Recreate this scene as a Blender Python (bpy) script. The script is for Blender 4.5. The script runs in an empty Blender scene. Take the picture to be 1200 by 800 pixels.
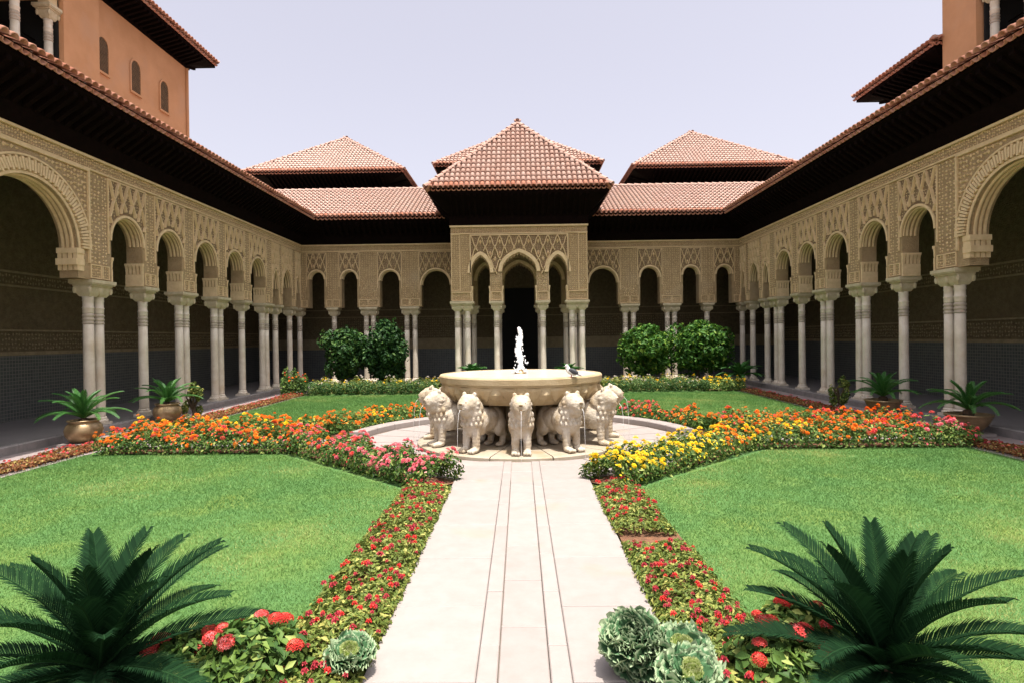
import bpy, bmesh, math, random
import numpy as np
from mathutils import Matrix, Vector
R = math.radians
random.seed(7); rng = np.random.default_rng(7)
S = bpy.context.scene
COL = S.collection

# ------------------------------------------------------------------ camera, light
cd = bpy.data.cameras.new('camera'); cam = bpy.data.objects.new('camera', cd); COL.objects.link(cam)
cd.sensor_width = 36; cd.lens = 20.7; cd.clip_end = 600; cd.clip_start = .05
EYE = 1.76
cam.matrix_world = (Matrix.Translation((0, 0, EYE)) @ Matrix.Rotation(R(.79), 4, 'Z')
                    @ Matrix.Rotation(R(90 - .33), 4, 'X') @ Matrix.Rotation(R(-.7), 4, 'Z'))
S.camera = cam
SUN_EL, SUN_AZ = 77.5, 156       # azimuth from +Y (away from the camera) towards +X
w = bpy.data.worlds.new('World'); S.world = w; w.use_nodes = True
nt = w.node_tree; bg = nt.nodes['Background']
sky = nt.nodes.new('ShaderNodeTexSky'); sky.sky_type = 'NISHITA'; sky.sun_disc = False
sky.sun_elevation = R(SUN_EL); sky.sun_rotation = R(SUN_AZ)
sky.air_density = 1.0; sky.dust_density = 6.0; sky.ozone_density = 1.5; sky.altitude = 300
hs = nt.nodes.new('ShaderNodeHueSaturation'); hs.inputs['Saturation'].default_value = .31; hs.inputs['Hue'].default_value = .55
nt.links.new(sky.outputs[0], hs.inputs['Color']); nt.links.new(hs.outputs[0], bg.inputs[0]); bg.inputs[1].default_value = .13
sd = bpy.data.lights.new('sun', 'SUN'); so = bpy.data.objects.new('sun', sd); COL.objects.link(so)
sd.energy = 3.8; sd.angle = R(.53); sd.color = (1, .95, .87)
sv = Vector((math.sin(R(SUN_AZ)) * math.cos(R(SUN_EL)), math.cos(R(SUN_AZ)) * math.cos(R(SUN_EL)), math.sin(R(SUN_EL))))
so.rotation_euler = sv.to_track_quat('Z', 'Y').to_euler(); so.location = (0, 10, 30)
S.view_settings.view_transform = 'Standard'; S.view_settings.look = 'None'
S.view_settings.gamma = 1; S.view_settings.exposure = 1.05; S.view_settings.use_curve_mapping = False

# ------------------------------------------------------------------ materials
def mat(name, c1, c2=None, rough=.75, scale=3., detail=6, bump=0., bscale=30., spec=.3, metal=0., kind='noise',
        vor=0., vscale=20., lo=.35, hi=.65, c3=None, c3scale=.6, c3lo=.55, c3hi=.75):
    m = bpy.data.materials.new(name); m.use_nodes = True; n = m.node_tree; b = n.nodes['Principled BSDF']
    L = n.links.new
    geo = n.nodes.new('ShaderNodeNewGeometry')
    b.inputs['Roughness'].default_value = rough; b.inputs['Specular IOR Level'].default_value = spec
    b.inputs['Metallic'].default_value = metal
    if c2 is None: c2 = tuple(x * .8 for x in c1)
    tx = n.nodes.new('ShaderNodeTexNoise'); tx.inputs['Scale'].default_value = scale; tx.inputs['Detail'].default_value = detail
    tx.inputs['Roughness'].default_value = .65
    L(geo.outputs['Position'], tx.inputs['Vector'])
    mr = n.nodes.new('ShaderNodeMapRange'); mr.inputs[1].default_value = lo; mr.inputs[2].default_value = hi
    L(tx.outputs[0], mr.inputs[0])
    mx = n.nodes.new('ShaderNodeMix'); mx.data_type = 'RGBA'
    mx.inputs[6].default_value = (*c1, 1); mx.inputs[7].default_value = (*c2, 1); L(mr.outputs[0], mx.inputs[0])
    out = mx.outputs[2]
    if c3:
        t3 = n.nodes.new('ShaderNodeTexNoise'); t3.inputs['Scale'].default_value = c3scale; t3.inputs['Detail'].default_value = 5
        L(geo.outputs['Position'], t3.inputs['Vector'])
        m3 = n.nodes.new('ShaderNodeMapRange'); m3.inputs[1].default_value = c3lo; m3.inputs[2].default_value = c3hi; L(t3.outputs[0], m3.inputs[0])
        x3 = n.nodes.new('ShaderNodeMix'); x3.data_type = 'RGBA'; L(m3.outputs[0], x3.inputs[0]); L(out, x3.inputs[6])
        x3.inputs[7].default_value = (*c3, 1); out = x3.outputs[2]
    L(out, b.inputs['Base Color'])
    h = None
    if bump:
        t2 = n.nodes.new('ShaderNodeTexNoise'); t2.inputs['Scale'].default_value = bscale; t2.inputs['Detail'].default_value = 8
        L(geo.outputs['Position'], t2.inputs['Vector']); h = t2.outputs[0]
    if vor:
        v = n.nodes.new('ShaderNodeTexVoronoi'); v.feature = 'DISTANCE_TO_EDGE'; v.inputs['Scale'].default_value = vscale
        L(geo.outputs['Position'], v.inputs['Vector'])
        v2 = n.nodes.new('ShaderNodeMapRange'); v2.inputs[2].default_value = .18; L(v.outputs[0], v2.inputs[0])
        if h is None: h = v2.outputs[0]
        else:
            ad = n.nodes.new('ShaderNodeMath'); ad.operation = 'MULTIPLY_ADD'; L(v2.outputs[0], ad.inputs[0]); ad.inputs[1].default_value = vor; L(h, ad.inputs[2]); h = ad.outputs[0]
    if h is not None:
        bp = n.nodes.new('ShaderNodeBump'); bp.inputs['Strength'].default_value = max(bump, .6 if vor else 0); bp.inputs['Distance'].default_value = .02
        L(h, bp.inputs['Height']); L(bp.outputs[0], b.inputs['Normal'])
    return m

def leafmat(name, c1, c2, c3=None, rough=.55, trans=.25, spec=.2):
    m = bpy.data.materials.new(name); m.use_nodes = True; n = m.node_tree; b = n.nodes['Principled BSDF']; L = n.links.new
    at = n.nodes.new('ShaderNodeAttribute'); at.attribute_name = 'tint'
    oi = n.nodes.new('ShaderNodeObjectInfo')
    ad = n.nodes.new('ShaderNodeMath'); ad.operation = 'MULTIPLY_ADD'; L(oi.outputs['Random'], ad.inputs[0]); ad.inputs[1].default_value = .25; L(at.outputs['Fac'], ad.inputs[2])
    cr = n.nodes.new('ShaderNodeValToRGB'); e = cr.color_ramp.elements
    e[0].position = 0; e[0].color = (*c1, 1); e[1].position = .8; e[1].color = (*c2, 1)
    if c3: k = e.new(1.); k.color = (*c3, 1)
    L(ad.outputs[0], cr.inputs[0]); L(cr.outputs[0], b.inputs['Base Color'])
    b.inputs['Roughness'].default_value = rough; b.inputs['Specular IOR Level'].default_value = spec
    tr = n.nodes.new('ShaderNodeBsdfTranslucent'); L(cr.outputs[0], tr.inputs[0])
    ms = n.nodes.new('ShaderNodeMixShader'); ms.inputs[0].default_value = trans
    L(b.outputs[0], ms.inputs[1]); L(tr.outputs[0], ms.inputs[2]); L(ms.outputs[0], n.nodes['Material Output'].inputs[0])
    return m

def tilemat(name, c1, c2, c3):
    m = mat(name, c1, c2, rough=.9, scale=9, bump=.25, bscale=60, spec=.1)
    n = m.node_tree; b = n.nodes['Principled BSDF']; L = n.links.new
    src = b.inputs['Base Color'].links[0].from_socket
    at = n.nodes.new('ShaderNodeAttribute'); at.attribute_name = 'tint'
    oi = n.nodes.new('ShaderNodeObjectInfo')
    sm = n.nodes.new('ShaderNodeMath'); sm.operation = 'ADD'; L(at.outputs['Fac'], sm.inputs[0])
    ml = n.nodes.new('ShaderNodeMath'); ml.operation = 'MULTIPLY'; L(oi.outputs['Random'], ml.inputs[0]); ml.inputs[1].default_value = .6; L(ml.outputs[0], sm.inputs[1])
    mx = n.nodes.new('ShaderNodeMix'); mx.data_type = 'RGBA'; L(sm.outputs[0], mx.inputs[0]); L(src, mx.inputs[6]); mx.inputs[7].default_value = (*c3, 1)
    L(mx.outputs[2], b.inputs['Base Color'])
    return m

M = {}
M['stucco'] = mat('stucco', (.47, .335, .185), (.36, .25, .135), rough=.9, scale=5, bump=.5, bscale=55, vor=1.2, vscale=26, c3=(.45, .335, .21), c3scale=.7)
M['relief'] = mat('relief', (.76, .575, .345), (.63, .465, .265), rough=.9, scale=7, bump=.4, bscale=70)
M['recess_shade'] = mat('recess_shade', (.30, .21, .12), (.22, .15, .085), rough=.95, scale=8, bump=.5, bscale=60, vor=1.2, vscale=30)  # darker plaster tone: shade between the lattice ribs painted as colour
M['impost'] = mat('impost', (.58, .50, .35), (.47, .39, .25), rough=.8, scale=8, bump=.2)
M['marble'] = mat('marble', (.72, .64, .53), (.60, .51, .40), rough=.45, scale=4, bump=.05, c3=(.55, .42, .27), c3scale=1.6, c3lo=.6, c3hi=.85)
M['marble_ring'] = mat('marble_ring', (.5, .42, .33), (.36, .30, .24), rough=.5, scale=9, bump=.1)
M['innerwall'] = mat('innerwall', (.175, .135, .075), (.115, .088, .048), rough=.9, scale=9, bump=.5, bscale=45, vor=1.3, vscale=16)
M['innertrim'] = mat('innertrim', (.34, .27, .16), (.24, .19, .11), rough=.85, scale=6, bump=.3, vor=1, vscale=22)
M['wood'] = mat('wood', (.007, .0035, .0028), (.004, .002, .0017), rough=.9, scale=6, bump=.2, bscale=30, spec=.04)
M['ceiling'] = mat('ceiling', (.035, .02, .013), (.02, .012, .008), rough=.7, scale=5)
M['orange'] = mat('orange', (.55, .29, .15), (.48, .245, .12), rough=.92, scale=1.4, bump=.12, bscale=90, c3=(.48, .275, .165), c3scale=.9)
M['tile'] = tilemat('tile', (.42, .255, .205), (.37, .21, .16), (.46, .33, .28))
M['tilebase'] = mat('tilebase', (.30, .16, .12), (.24, .12, .085), rough=.9, scale=8)
M['tileedge'] = tilemat('tileedge', (.42, .17, .105), (.35, .13, .08), (.50, .28, .21))
M['path'] = mat('path', (.305, .265, .248), (.262, .222, .203), rough=.6, scale=7, lo=.3, hi=.8, bump=.08, bscale=80, c3=(.30, .225, .14), c3scale=1.3, c3lo=.60, c3hi=.90)
def vary(m, amt):
    n = m.node_tree; b = n.nodes['Principled BSDF']; src = b.inputs['Base Color'].links[0].from_socket
    oi = n.nodes.new('ShaderNodeObjectInfo'); mr = n.nodes.new('ShaderNodeMapRange'); mr.inputs[3].default_value = 1-amt; mr.inputs[4].default_value = 1+amt; n.links.new(oi.outputs['Random'], mr.inputs[0])
    h = n.nodes.new('ShaderNodeHueSaturation'); n.links.new(mr.outputs[0], h.inputs['Value']); n.links.new(src, h.inputs['Color']); n.links.new(h.outputs[0], b.inputs['Base Color'])
vary(M['path'], .05); vary(M['marble'], .07)
M['pathgap'] = mat('pathgap', (.20, .14, .08), (.13, .09, .05), rough=.95, scale=12)
M['stone'] = mat('stone', (.44, .345, .215), (.37, .275, .155), rough=.75, scale=5, bump=.3, bscale=45, c3=(.29, .195, .10), c3scale=2.6, c3lo=.50, c3hi=.78)
M['lion'] = mat('lion', (.50, .445, .375), (.41, .33, .23), rough=.8, scale=6, bump=.55, bscale=38, c3=(.30, .205, .105), c3scale=4.5, c3lo=.50, c3hi=.8)
M['crease'] = mat('crease', (.20, .135, .075), (.13, .085, .045), rough=.9, scale=20)
M['plinth'] = mat('plinth', (.36, .305, .24), (.31, .25, .175), rough=.7, scale=4, bump=.15, c3=(.28, .20, .11), c3scale=1.8)
M['paving'] = mat('paving', (.30, .245, .235), (.24, .195, .19), rough=.7, scale=4, bump=.1)
M['floor'] = mat('floor', (.22, .20, .20), (.165, .15, .15), rough=.3, scale=3, spec=.5)
M['kerb'] = mat('kerb', (.26, .235, .225), (.18, .165, .16), rough=.7, scale=6, bump=.2)
M['soil'] = mat('soil', (.20, .095, .05), (.12, .06, .035), rough=1, scale=14, bump=.8, bscale=60)
M['dark'] = mat('dark', (.012, .011, .010), (.008, .008, .008), rough=.8)  # near-black tone standing in for the shade of deep interiors
M['bronze'] = mat('bronze', (.40, .28, .16), (.28, .19, .10), rough=.35, scale=9, metal=.55, bump=.15, bscale=50)
M['lattice'] = mat('lattice', (.16, .10, .055), (.11, .07, .04), rough=.8, scale=8)
M['bark'] = mat('bark', (.10, .065, .04), (.05, .035, .022), rough=1, scale=30, bump=.8, bscale=40)
M['ground'] = mat('ground', (.40, .33, .26), (.33, .27, .21), rough=1, scale=1.5, bump=.3)
M['lawn'] = mat('lawn', (.09, .195, .055), (.075, .165, .045), rough=.95, scale=35, bump=.8, bscale=120, c3=(.15, .21, .04), c3scale=1.3, c3lo=.45, c3hi=.72)
M['grass'] = leafmat('grass', (.088, .205, .058), (.165, .295, .080), (.33, .37, .125), rough=.6, trans=.35)
M['bird_white'] = mat('bird_white', (.7, .68, .66), (.5, .48, .47), rough=.8, scale=40)
M['bird_dark'] = mat('bird_dark', (.06, .06, .07), (.03, .03, .035), rough=.6, scale=40)

def dado_mat():
    m = bpy.data.materials.new('dado'); m.use_nodes = True; n = m.node_tree; b = n.nodes['Principled BSDF']; L = n.links.new
    geo = n.nodes.new('ShaderNodeNewGeometry'); sp = n.nodes.new('ShaderNodeSeparateXYZ'); L(geo.outputs['Position'], sp.inputs[0])
    sm = n.nodes.new('ShaderNodeMath'); L(sp.outputs[0], sm.inputs[0]); L(sp.outputs[1], sm.inputs[1])
    cb = n.nodes.new('ShaderNodeCombineXYZ'); L(sm.outputs[0], cb.inputs[0]); L(sp.outputs[2], cb.inputs[1])
    br = n.nodes.new('ShaderNodeTexBrick'); L(cb.outputs[0], br.inputs[0]); br.offset = 0
    br.inputs['Color1'].default_value = (.050, .058, .058, 1); br.inputs['Color2'].default_value = (.080, .088, .085, 1); br.inputs['Mortar'].default_value = (.17, .165, .145, 1)
    br.inputs['Scale'].default_value = 1; br.inputs['Brick Width'].default_value = .075; br.inputs['Row Height'].default_value = .075; br.inputs['Mortar Size'].default_value = .006
    L(br.outputs[0], b.inputs[0]); b.inputs['Roughness'].default_value = .45
    bp = n.nodes.new('ShaderNodeBump'); bp.inputs['Distance'].default_value = .006; bp.inputs['Strength'].default_value = .6; bp.invert = True
    L(br.outputs[1], bp.inputs['Height']); L(bp.outputs[0], b.inputs['Normal'])
    return m
M['dado'] = dado_mat()
def water_mat():
    m = bpy.data.materials.new('water'); m.use_nodes = True; n = m.node_tree; b = n.nodes['Principled BSDF']; L = n.links.new
    b.inputs['Base Color'].default_value = (.66, .62, .58, 1); b.inputs['Roughness'].default_value = .15; b.inputs['Transmission Weight'].default_value = .1; b.inputs['IOR'].default_value = 1.33
    t = n.nodes.new('ShaderNodeTexNoise'); t.inputs['Scale'].default_value = 14; t.inputs['Detail'].default_value = 4
    bp = n.nodes.new('ShaderNodeBump'); bp.inputs['Strength'].default_value = .6; bp.inputs['Distance'].default_value = .03
    L(t.outputs[0], bp.inputs['Height']); L(bp.outputs[0], b.inputs['Normal'])
    return m
M['water'] = water_mat()
def foam_mat():
    m = bpy.data.materials.new('foam'); m.use_nodes = True; b = m.node_tree.nodes['Principled BSDF']
    b.inputs['Base Color'].default_value = (.93, .94, .95, 1); b.inputs['Roughness'].default_value = .25
    b.inputs['Subsurface Weight'].default_value = .6; b.inputs['Subsurface Radius'].default_value = (.1, .1, .1)
    b.inputs['Subsurface Scale'].default_value = .3
    return m
M['foam'] = foam_mat()
M['hedge'] = leafmat('hedge', (.035, .085, .020), (.13, .21, .04), (.32, .37, .10))
M['bedleaf'] = leafmat('bedleaf', (.06, .10, .02), (.20, .24, .05), (.38, .36, .10))
M['redleaf'] = leafmat('redleaf', (.10, .06, .02), (.30, .10, .04), (.38, .30, .10))
M['box'] = leafmat('box', (.025, .075, .02), (.08, .16, .045), (.2, .29, .09))
M['shrub'] = leafmat('shrub', (.020, .075, .012), (.085, .20, .028), (.24, .36, .06))
M['shrubdark'] = leafmat('shrubdark', (.012, .042, .012), (.038, .100, .022), (.10, .18, .04))
M['cycad'] = leafmat('cycad', (.004, .016, .006), (.010, .034, .012), (.020, .055, .018), rough=.75, trans=.10, spec=.06)
M['cycadpot'] = leafmat('cycadpot', (.022, .085, .018), (.055, .17, .035), (.12, .25, .06), rough=.5, trans=.2, spec=.25)
M['kale'] = leafmat('kale', (.035, .10, .04), (.085, .18, .08), (.34, .42, .25), rough=.6, trans=.2)
M['kalecore'] = leafmat('kalecore', (.30, .42, .10), (.46, .55, .18), (.6, .64, .3), rough=.6, trans=.25)
M['pinkf'] = leafmat('pinkf', (.62, .085, .13), (.80, .19, .24), (.85, .38, .36), trans=.2)
M['orangef'] = leafmat('orangef', (.72, .13, .012), (.86, .24, .02), (.9, .40, .05), trans=.2)
M['yellowf'] = leafmat('yellowf', (.82, .52, .01), (.90, .66, .03), (.92, .76, .12), trans=.2)
M['redf'] = leafmat('redf', (.50, .02, .02), (.68, .06, .05), (.8, .16, .12), trans=.2)
M['coralf'] = leafmat('coralf', (.62, .06, .05), (.78, .10, .09), (.84, .22, .22), trans=.2)
M['whitef'] = leafmat('whitef', (.55, .50, .42), (.72, .62, .55), (.8, .75, .7), trans=.2)
M['crimsonf'] = leafmat('crimsonf', (.26, .02, .03), (.48, .05, .07), (.66, .16, .16), trans=.15)

# ------------------------------------------------------------------ helpers
class MB:
    def __init__(s): s.v = []; s.f = []; s.n = 0; s.t = []
    def add(s, V, F, t=0.):
        V = [tuple(map(float, p)) for p in V]
        s.v += V; s.f += [tuple(i + s.n for i in f) for f in F]; s.n += len(V); s.t += [t] * len(V)
    def box(s, a, b):
        (x0, y0, z0), (x1, y1, z1) = a, b
        s.add([(x0,y0,z0),(x1,y0,z0),(x1,y1,z0),(x0,y1,z0),(x0,y0,z1),(x1,y0,z1),(x1,y1,z1),(x0,y1,z1)],
              [(3,2,1,0),(4,5,6,7),(0,1,5,4),(1,2,6,5),(2,3,7,6),(3,0,4,7)])
    def hexa(s, P):   # 8 points: bottom 4, top 4
        s.add(P, [(3,2,1,0),(4,5,6,7),(0,1,5,4),(1,2,6,5),(2,3,7,6),(3,0,4,7)])
    def lathe(s, prof, seg=24, c=(0,0,0), rfun=None, cap=True):
        V = []; F = []
        for k, (r, z) in enumerate(prof):
            for i in range(seg):
                a = 2*math.pi*i/seg; rr = r if rfun is None else rfun(r, a, z)
                V.append((c[0]+rr*math.cos(a), c[1]+rr*math.sin(a), c[2]+z))
        for k in range(len(prof)-1):
            for i in range(seg):
                j = (i+1) % seg; F.append((k*seg+i, k*seg+j, (k+1)*seg+j, (k+1)*seg+i))
        if cap: F.append(tuple(range(seg))[::-1]); F.append(tuple((len(prof)-1)*seg+i for i in range(seg)))
        s.add(V, F)
    def tube(s, pts, rad, seg=6):
        pts = [Vector(p) for p in pts]; V = []; F = []
        for k, p in enumerate(pts):
            d = (pts[min(k+1, len(pts)-1)] - pts[max(k-1, 0)]).normalized()
            u = d.orthogonal().normalized(); q = d.cross(u)
            r = rad[k] if isinstance(rad, (list, tuple)) else rad
            for i in range(seg):
                a = 2*math.pi*i/seg; V.append(p + u*(r*math.cos(a)) + q*(r*math.sin(a)))
        for k in range(len(pts)-1):
            for i in range(seg):
                j = (i+1) % seg; F.append((k*seg+i, k*seg+j, (k+1)*seg+j, (k+1)*seg+i))
        F.append(tuple(range(seg))[::-1]); F.append(tuple((len(pts)-1)*seg+i for i in range(seg)))
        s.add(V, F)
    def mesh(s, name, m, smooth=False, tint=False):
        me = bpy.data.meshes.new(name); me.from_pydata(s.v, [], s.f); me.materials.append(M[m])
        if smooth: me.polygons.foreach_set('use_smooth', [True]*len(me.polygons))
        if tint:
            a = me.attributes.new('tint', 'FLOAT', 'POINT'); a.data.foreach_set('value', np.array(s.t, dtype=np.float32))
        me.update(); return me
    def build(s, name, m, parent=None, smooth=False, tint=False):
        return link(name, s.mesh(name, m, smooth, tint), parent)

def link(name, me, parent=None, loc=None):
    o = bpy.data.objects.new(name, me); COL.objects.link(o)
    if parent is not None:
        o.parent = parent
        if loc is None: o.matrix_parent_inverse = wm(parent).inverted()
    if loc is not None: o.location = loc
    return o
def wm(o):
    m = Matrix.LocRotScale(o.location, o.rotation_euler, o.scale)
    return m if o.parent is None else wm(o.parent) @ o.matrix_parent_inverse @ m
def place(o, parent, mworld):
    o.parent = parent; o.matrix_parent_inverse = wm(parent).inverted(); o.matrix_basis = mworld
def tag(o, label, cat, group=None):
    o['label'] = label; o['category'] = cat
    if group: o['group'] = group
    return o
def thing(name, label, cat, loc=(0,0,0), rz=0, group=None):
    o = bpy.data.objects.new(name, None); COL.objects.link(o); o.location = loc; o.rotation_euler = (0,0,rz); o.empty_display_size = .2
    return tag(o, label, cat, group)
def struct(o): o['kind'] = 'structure'; return o
def stuff(o): o['kind'] = 'stuff'; return o
def fast(name, V, F, m, tint=None, smooth=False):
    """V (n,3) float, F (k,3|4) int -> mesh"""
    me = bpy.data.meshes.new(name); V = np.asarray(V, dtype=np.float32); F = np.asarray(F, dtype=np.int32)
    k = F.shape[1]
    me.vertices.add(len(V)); me.vertices.foreach_set('co', V.ravel())
    me.loops.add(F.size); me.loops.foreach_set('vertex_index', F.ravel())
    me.polygons.add(len(F)); me.polygons.foreach_set('loop_start', np.arange(0, F.size, k, dtype=np.int32))
    if smooth: me.polygons.foreach_set('use_smooth', np.ones(len(F), dtype=bool))
    me.materials.append(M[m])
    if tint is not None:
        a = me.attributes.new('tint', 'FLOAT', 'POINT'); a.data.foreach_set('value', np.asarray(tint, dtype=np.float32))
    me.update(calc_edges=True); return me

def norm(a): return a / np.maximum(np.linalg.norm(a, axis=1, keepdims=True), 1e-9)
def leaves(P, N, size, jit=.7, asp=.5, tint=None, vs=.35):
    """one folded leaf (4 verts, 2 triangles) at each P, facing about N"""
    n = len(P); N = norm(N + rng.normal(0, jit, (n, 3)))
    A = norm(np.cross(N, rng.normal(0, 1, (n, 3)))); B = np.cross(N, A)
    s = (size * (1 + rng.uniform(-vs, vs, n)))[:, None]
    V = np.empty((n, 4, 3)); V[:, 0] = P - A*s*.5; V[:, 2] = P + A*s*.5 - N*s*.12
    V[:, 1] = P + B*s*asp*.5 + N*s*.12; V[:, 3] = P - B*s*asp*.5 + N*s*.12
    i = np.arange(n)[:, None]*4
    F = np.concatenate([i + [0, 1, 2], i + [0, 2, 3]])
    t = rng.uniform(0, 1, n)**1.6 if tint is None else tint
    return V.reshape(-1, 3), F, np.repeat(t, 4)

# ------------------------------------------------------------------ ground, lawn, paths
WALK = .13
def sheet(name, x0, x1, y0, y1, z, m):
    b = MB(); b.add([(x0,y0,z),(x1,y0,z),(x1,y1,z),(x0,y1,z)], [(0,1,2,3)]); return struct(b.build(name, m))
sheet('ground', -150, 150, -80, 220, -.06, 'ground')
FC = (0., 10.)                     # fountain centre
sheet('lawn', -7.0, 7.0, 1.0, 21.8, -.012, 'lawn')
def in_lawn(x, y):
    ax = np.abs(x); r = np.hypot(x - FC[0], y - FC[1])
    ch = (ax - .95)*.685 - (y - 7.0)*.728      # distance outside the chord of the front hedges
    m = (ax < 6.95) & (y > 1.5) & (y < 18.7) & np.where(y < FC[1], ch > .38, r > 3.5)
    m &= ~((ax < 1.36 + .05*np.sin(y*2.3 + np.sign(x)))) & ~((np.abs(y - FC[1]) < .78) & (ax > 3))
    return m
def grass():
    n1 = 1300000; x = rng.uniform(-7, 7, n1); y = 2.0 + 17 * rng.uniform(0, 1, n1)**1.9
    k = in_lawn(x, y); x = x[k]; y = y[k]; n = len(x)
    far = np.clip((y - 3) / 14, 0, 1)
    h = rng.uniform(.012, .027, n) * (1 + .5*far); wd = rng.uniform(.0016, .0028, n) * (1 + 3.5*far)
    a = rng.uniform(0, 6.283, n); dx = np.cos(a)*wd; dy = np.sin(a)*wd
    lx = rng.normal(0, .014, n); ly = rng.normal(0, .014, n)
    V = np.empty((n, 3, 3)); z0 = -.014
    V[:, 0] = np.c_[x-dx, y-dy, np.full(n, z0)]; V[:, 1] = np.c_[x+dx, y+dy, np.full(n, z0)]; V[:, 2] = np.c_[x+lx, y+ly, z0+h]
    patch = .5 + .28*np.sin(x*1.9 + 1.3*np.sin(y*1.1)) * np.sin(y*1.6 + .8*np.sin(x*1.4)) + .18*np.sin(x*5.1+y*2.2)*np.sin(y*4.3-x*1.7)
    patch += .22*np.sin(x*.9 - y*.7 + 2*np.sin(y*.5)) + .10*np.sin(x*11+3*np.sin(y*5))*np.sin(y*9+2*np.sin(x*7))
    t = np.clip(patch*.72 + .02 + rng.normal(0, .15, n), 0, 1)
    o = bpy.data.objects.new('grass', fast('grass', V.reshape(-1, 3), np.arange(3*n).reshape(-1, 3), 'grass', np.repeat(t, 3)))
    COL.objects.link(o); stuff(o); tag(o, 'short mown green grass blades covering the garden lawns', 'grass')
grass()

def slab_mesh(w, l, h, bev=.006):
    b = MB()
    b.hexa([(0,0,-h),(w,0,-h),(w,l,-h),(0,l,-h),(0,0,-bev),(w,0,-bev),(w,l,-bev),(0,l,-bev)])
    b.f.pop(1)
    q = [(bev,bev,0),(w-bev,bev,0),(w-bev,l-bev,0),(bev,l-bev,0)]
    n0 = b.n; b.v += q; b.t += [0]*4; b.n += 4
    for i in range(4): j = (i+1) % 4; b.f.append((4+i, 4+j, n0+j, n0+i))
    b.f.append((n0, n0+1, n0+2, n0+3)); return b
def path(y0, y1, name='path'):
    o = sheet(name, -.83, .83, y0, y1, -.004, 'pathgap')
    defs = [(-.828, -.248, .84, 0, .35), (.248, .828, .84, 0, .35), (-.2445, -.1375, .71, 0, .1), (.1375, .2445, .71, 0, .1), (-.134, .134, .69, -.012, .5)]
    for a, c, l, dz, off in defs:
        me = {}
        y = y0 + .02
        first = True
        while y < y1 - .05:
            ll = (l*off if first else l); first = False
            ll = min(ll, y1 - y)
            key = round(ll, 3)
            if key not in me: me[key] = slab_mesh(c - a, ll - .009, .05 + dz).mesh('paving_stone', 'path')
            s = link('paving_stone', me[key], o, None); s.location = (a, y, .034 + dz + random.uniform(-.0012, .0012))
            y += ll
    return o
path(1.8, 8.30)
path(11.7, 19.2)
# side path left and right of the fountain
for sx in (-1, 1):
    o = sheet('path', *(sorted((sx*2.8, sx*7.0))), FC[1]-.33, FC[1]+.33, .0, 'pathgap')
    me = slab_mesh(.69, .64, .05).mesh('paving_stone', 'path')
    for k in range(6):
        s = link('paving_stone', me, o); s.location = (min(sx*(2.84+.7*k), sx*(2.84+.7*k+.69)), FC[1]-.32, .03)
# strips of paving beside the walkway, the walkway itself
for sx in (-1, 1):
    a, b_ = sorted((sx*6.9, sx*8.16)); sheet('paving', a, b_, 1, 22.1, -.004, 'paving')
sheet('paving', -6.9, 6.9, 21.2, 22.1, -.002, 'paving')
def walk_box(x0, x1, y0, y1):
    b = MB(); b.box((x0, y0, -.05), (x1, y1, WALK)); return struct(b.build('walkway', 'floor'))
wl = [walk_box(-11, -8.3, 2, 26), walk_box(8.3, 11, 2, 26), walk_box(-8.3, 8.3, 22.15, 26), walk_box(-2.5, 2.5, 19.35, 22.15)]
kme = slab_mesh(.14, .9, .2, .015).mesh('kerb_stone', 'kerb')
for i in range(22):
    y = 2.2 + .905*i
    if y + .9 > 22.2: break
    for sx in (0, 1):
        s = link('kerb_stone', kme, wl[sx]); s.location = (8.155 if sx else -8.295, y, WALK+.012)
for i in range(18):
    x = -8.15 + .906*i
    if abs(x + .45) < 2.9: continue
    s = link('kerb_stone', kme, wl[2]); s.rotation_euler = (0, 0, R(-90)); s.location = (x, 22.15, WALK+.012)

# ------------------------------------------------------------------ columns
def column_meshes():
    sh = MB(); r = .098
    sh.lathe([(r*1.02, .14), (r*1.02, .2), (r, .8), (r*.97, 1.5), (r*.93, 2.03)], 20)
    ba = MB(); ba.box((-.15, -.15, 0), (.15, .15, .05)); ba.lathe([(.14, .05), (.148, .075), (.14, .1), (.115, .115), (.122, .135), (.108, .155), (.1, .16)], 20)
    rg = MB(); z = 2.0
    rg.lathe([(r*.93, z), (r*1.06, z+.012), (r*1.06, z+.03), (r*.96, z+.04), (r*.96, z+.07), (r*1.06, z+.08), (r*1.06, z+.105), (r*.96, z+.115), (r*.96, z+.145), (r*1.06, z+.155), (r*1.06, z+.18), (r*.95, z+.19), (r*.95, z+.21)], 20)
    nk = MB(); nk.lathe([(r*.95, 2.21), (r*.98, 2.24), (r*.98, 2.30), (r*1.05, 2.31), (r*1.05, 2.33), (r*.94, 2.34), (r*.94, 2.44), (r*1.02, 2.46), (r*.96, 2.50), (r*1.1, 2.57)], 20)
    cp = MB(); # cubic capital with rounded lower half
    for k, (h0, h1, z0, z1) in enumerate([(.10, .135, 2.54, 2.60), (.135, .155, 2.60, 2.67), (.155, .16, 2.67, 2.735)]):
        cp.hexa([(-h0,-h0,z0),(h0,-h0,z0),(h0,h0,z0),(-h0,h0,z0),(-h1,-h1,z1),(h1,-h1,z1),(h1,h1,z1),(-h1,h1,z1)])
    for sx in (-1, 1):
        for sy in (-1, 1): cp.lathe([(.02, 2.60), (.035, 2.64), (.035, 2.70), (.02, 2.725)], 8, (sx*.15, sy*.15, 0))
    return [sh.mesh('column', 'marble', True), ba.mesh('column_base', 'marble'), rg.mesh('neck_rings', 'marble_ring', True), nk.mesh('column_neck', 'marble', True), cp.mesh('capital', 'impost')]
CM = column_meshes()
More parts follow.
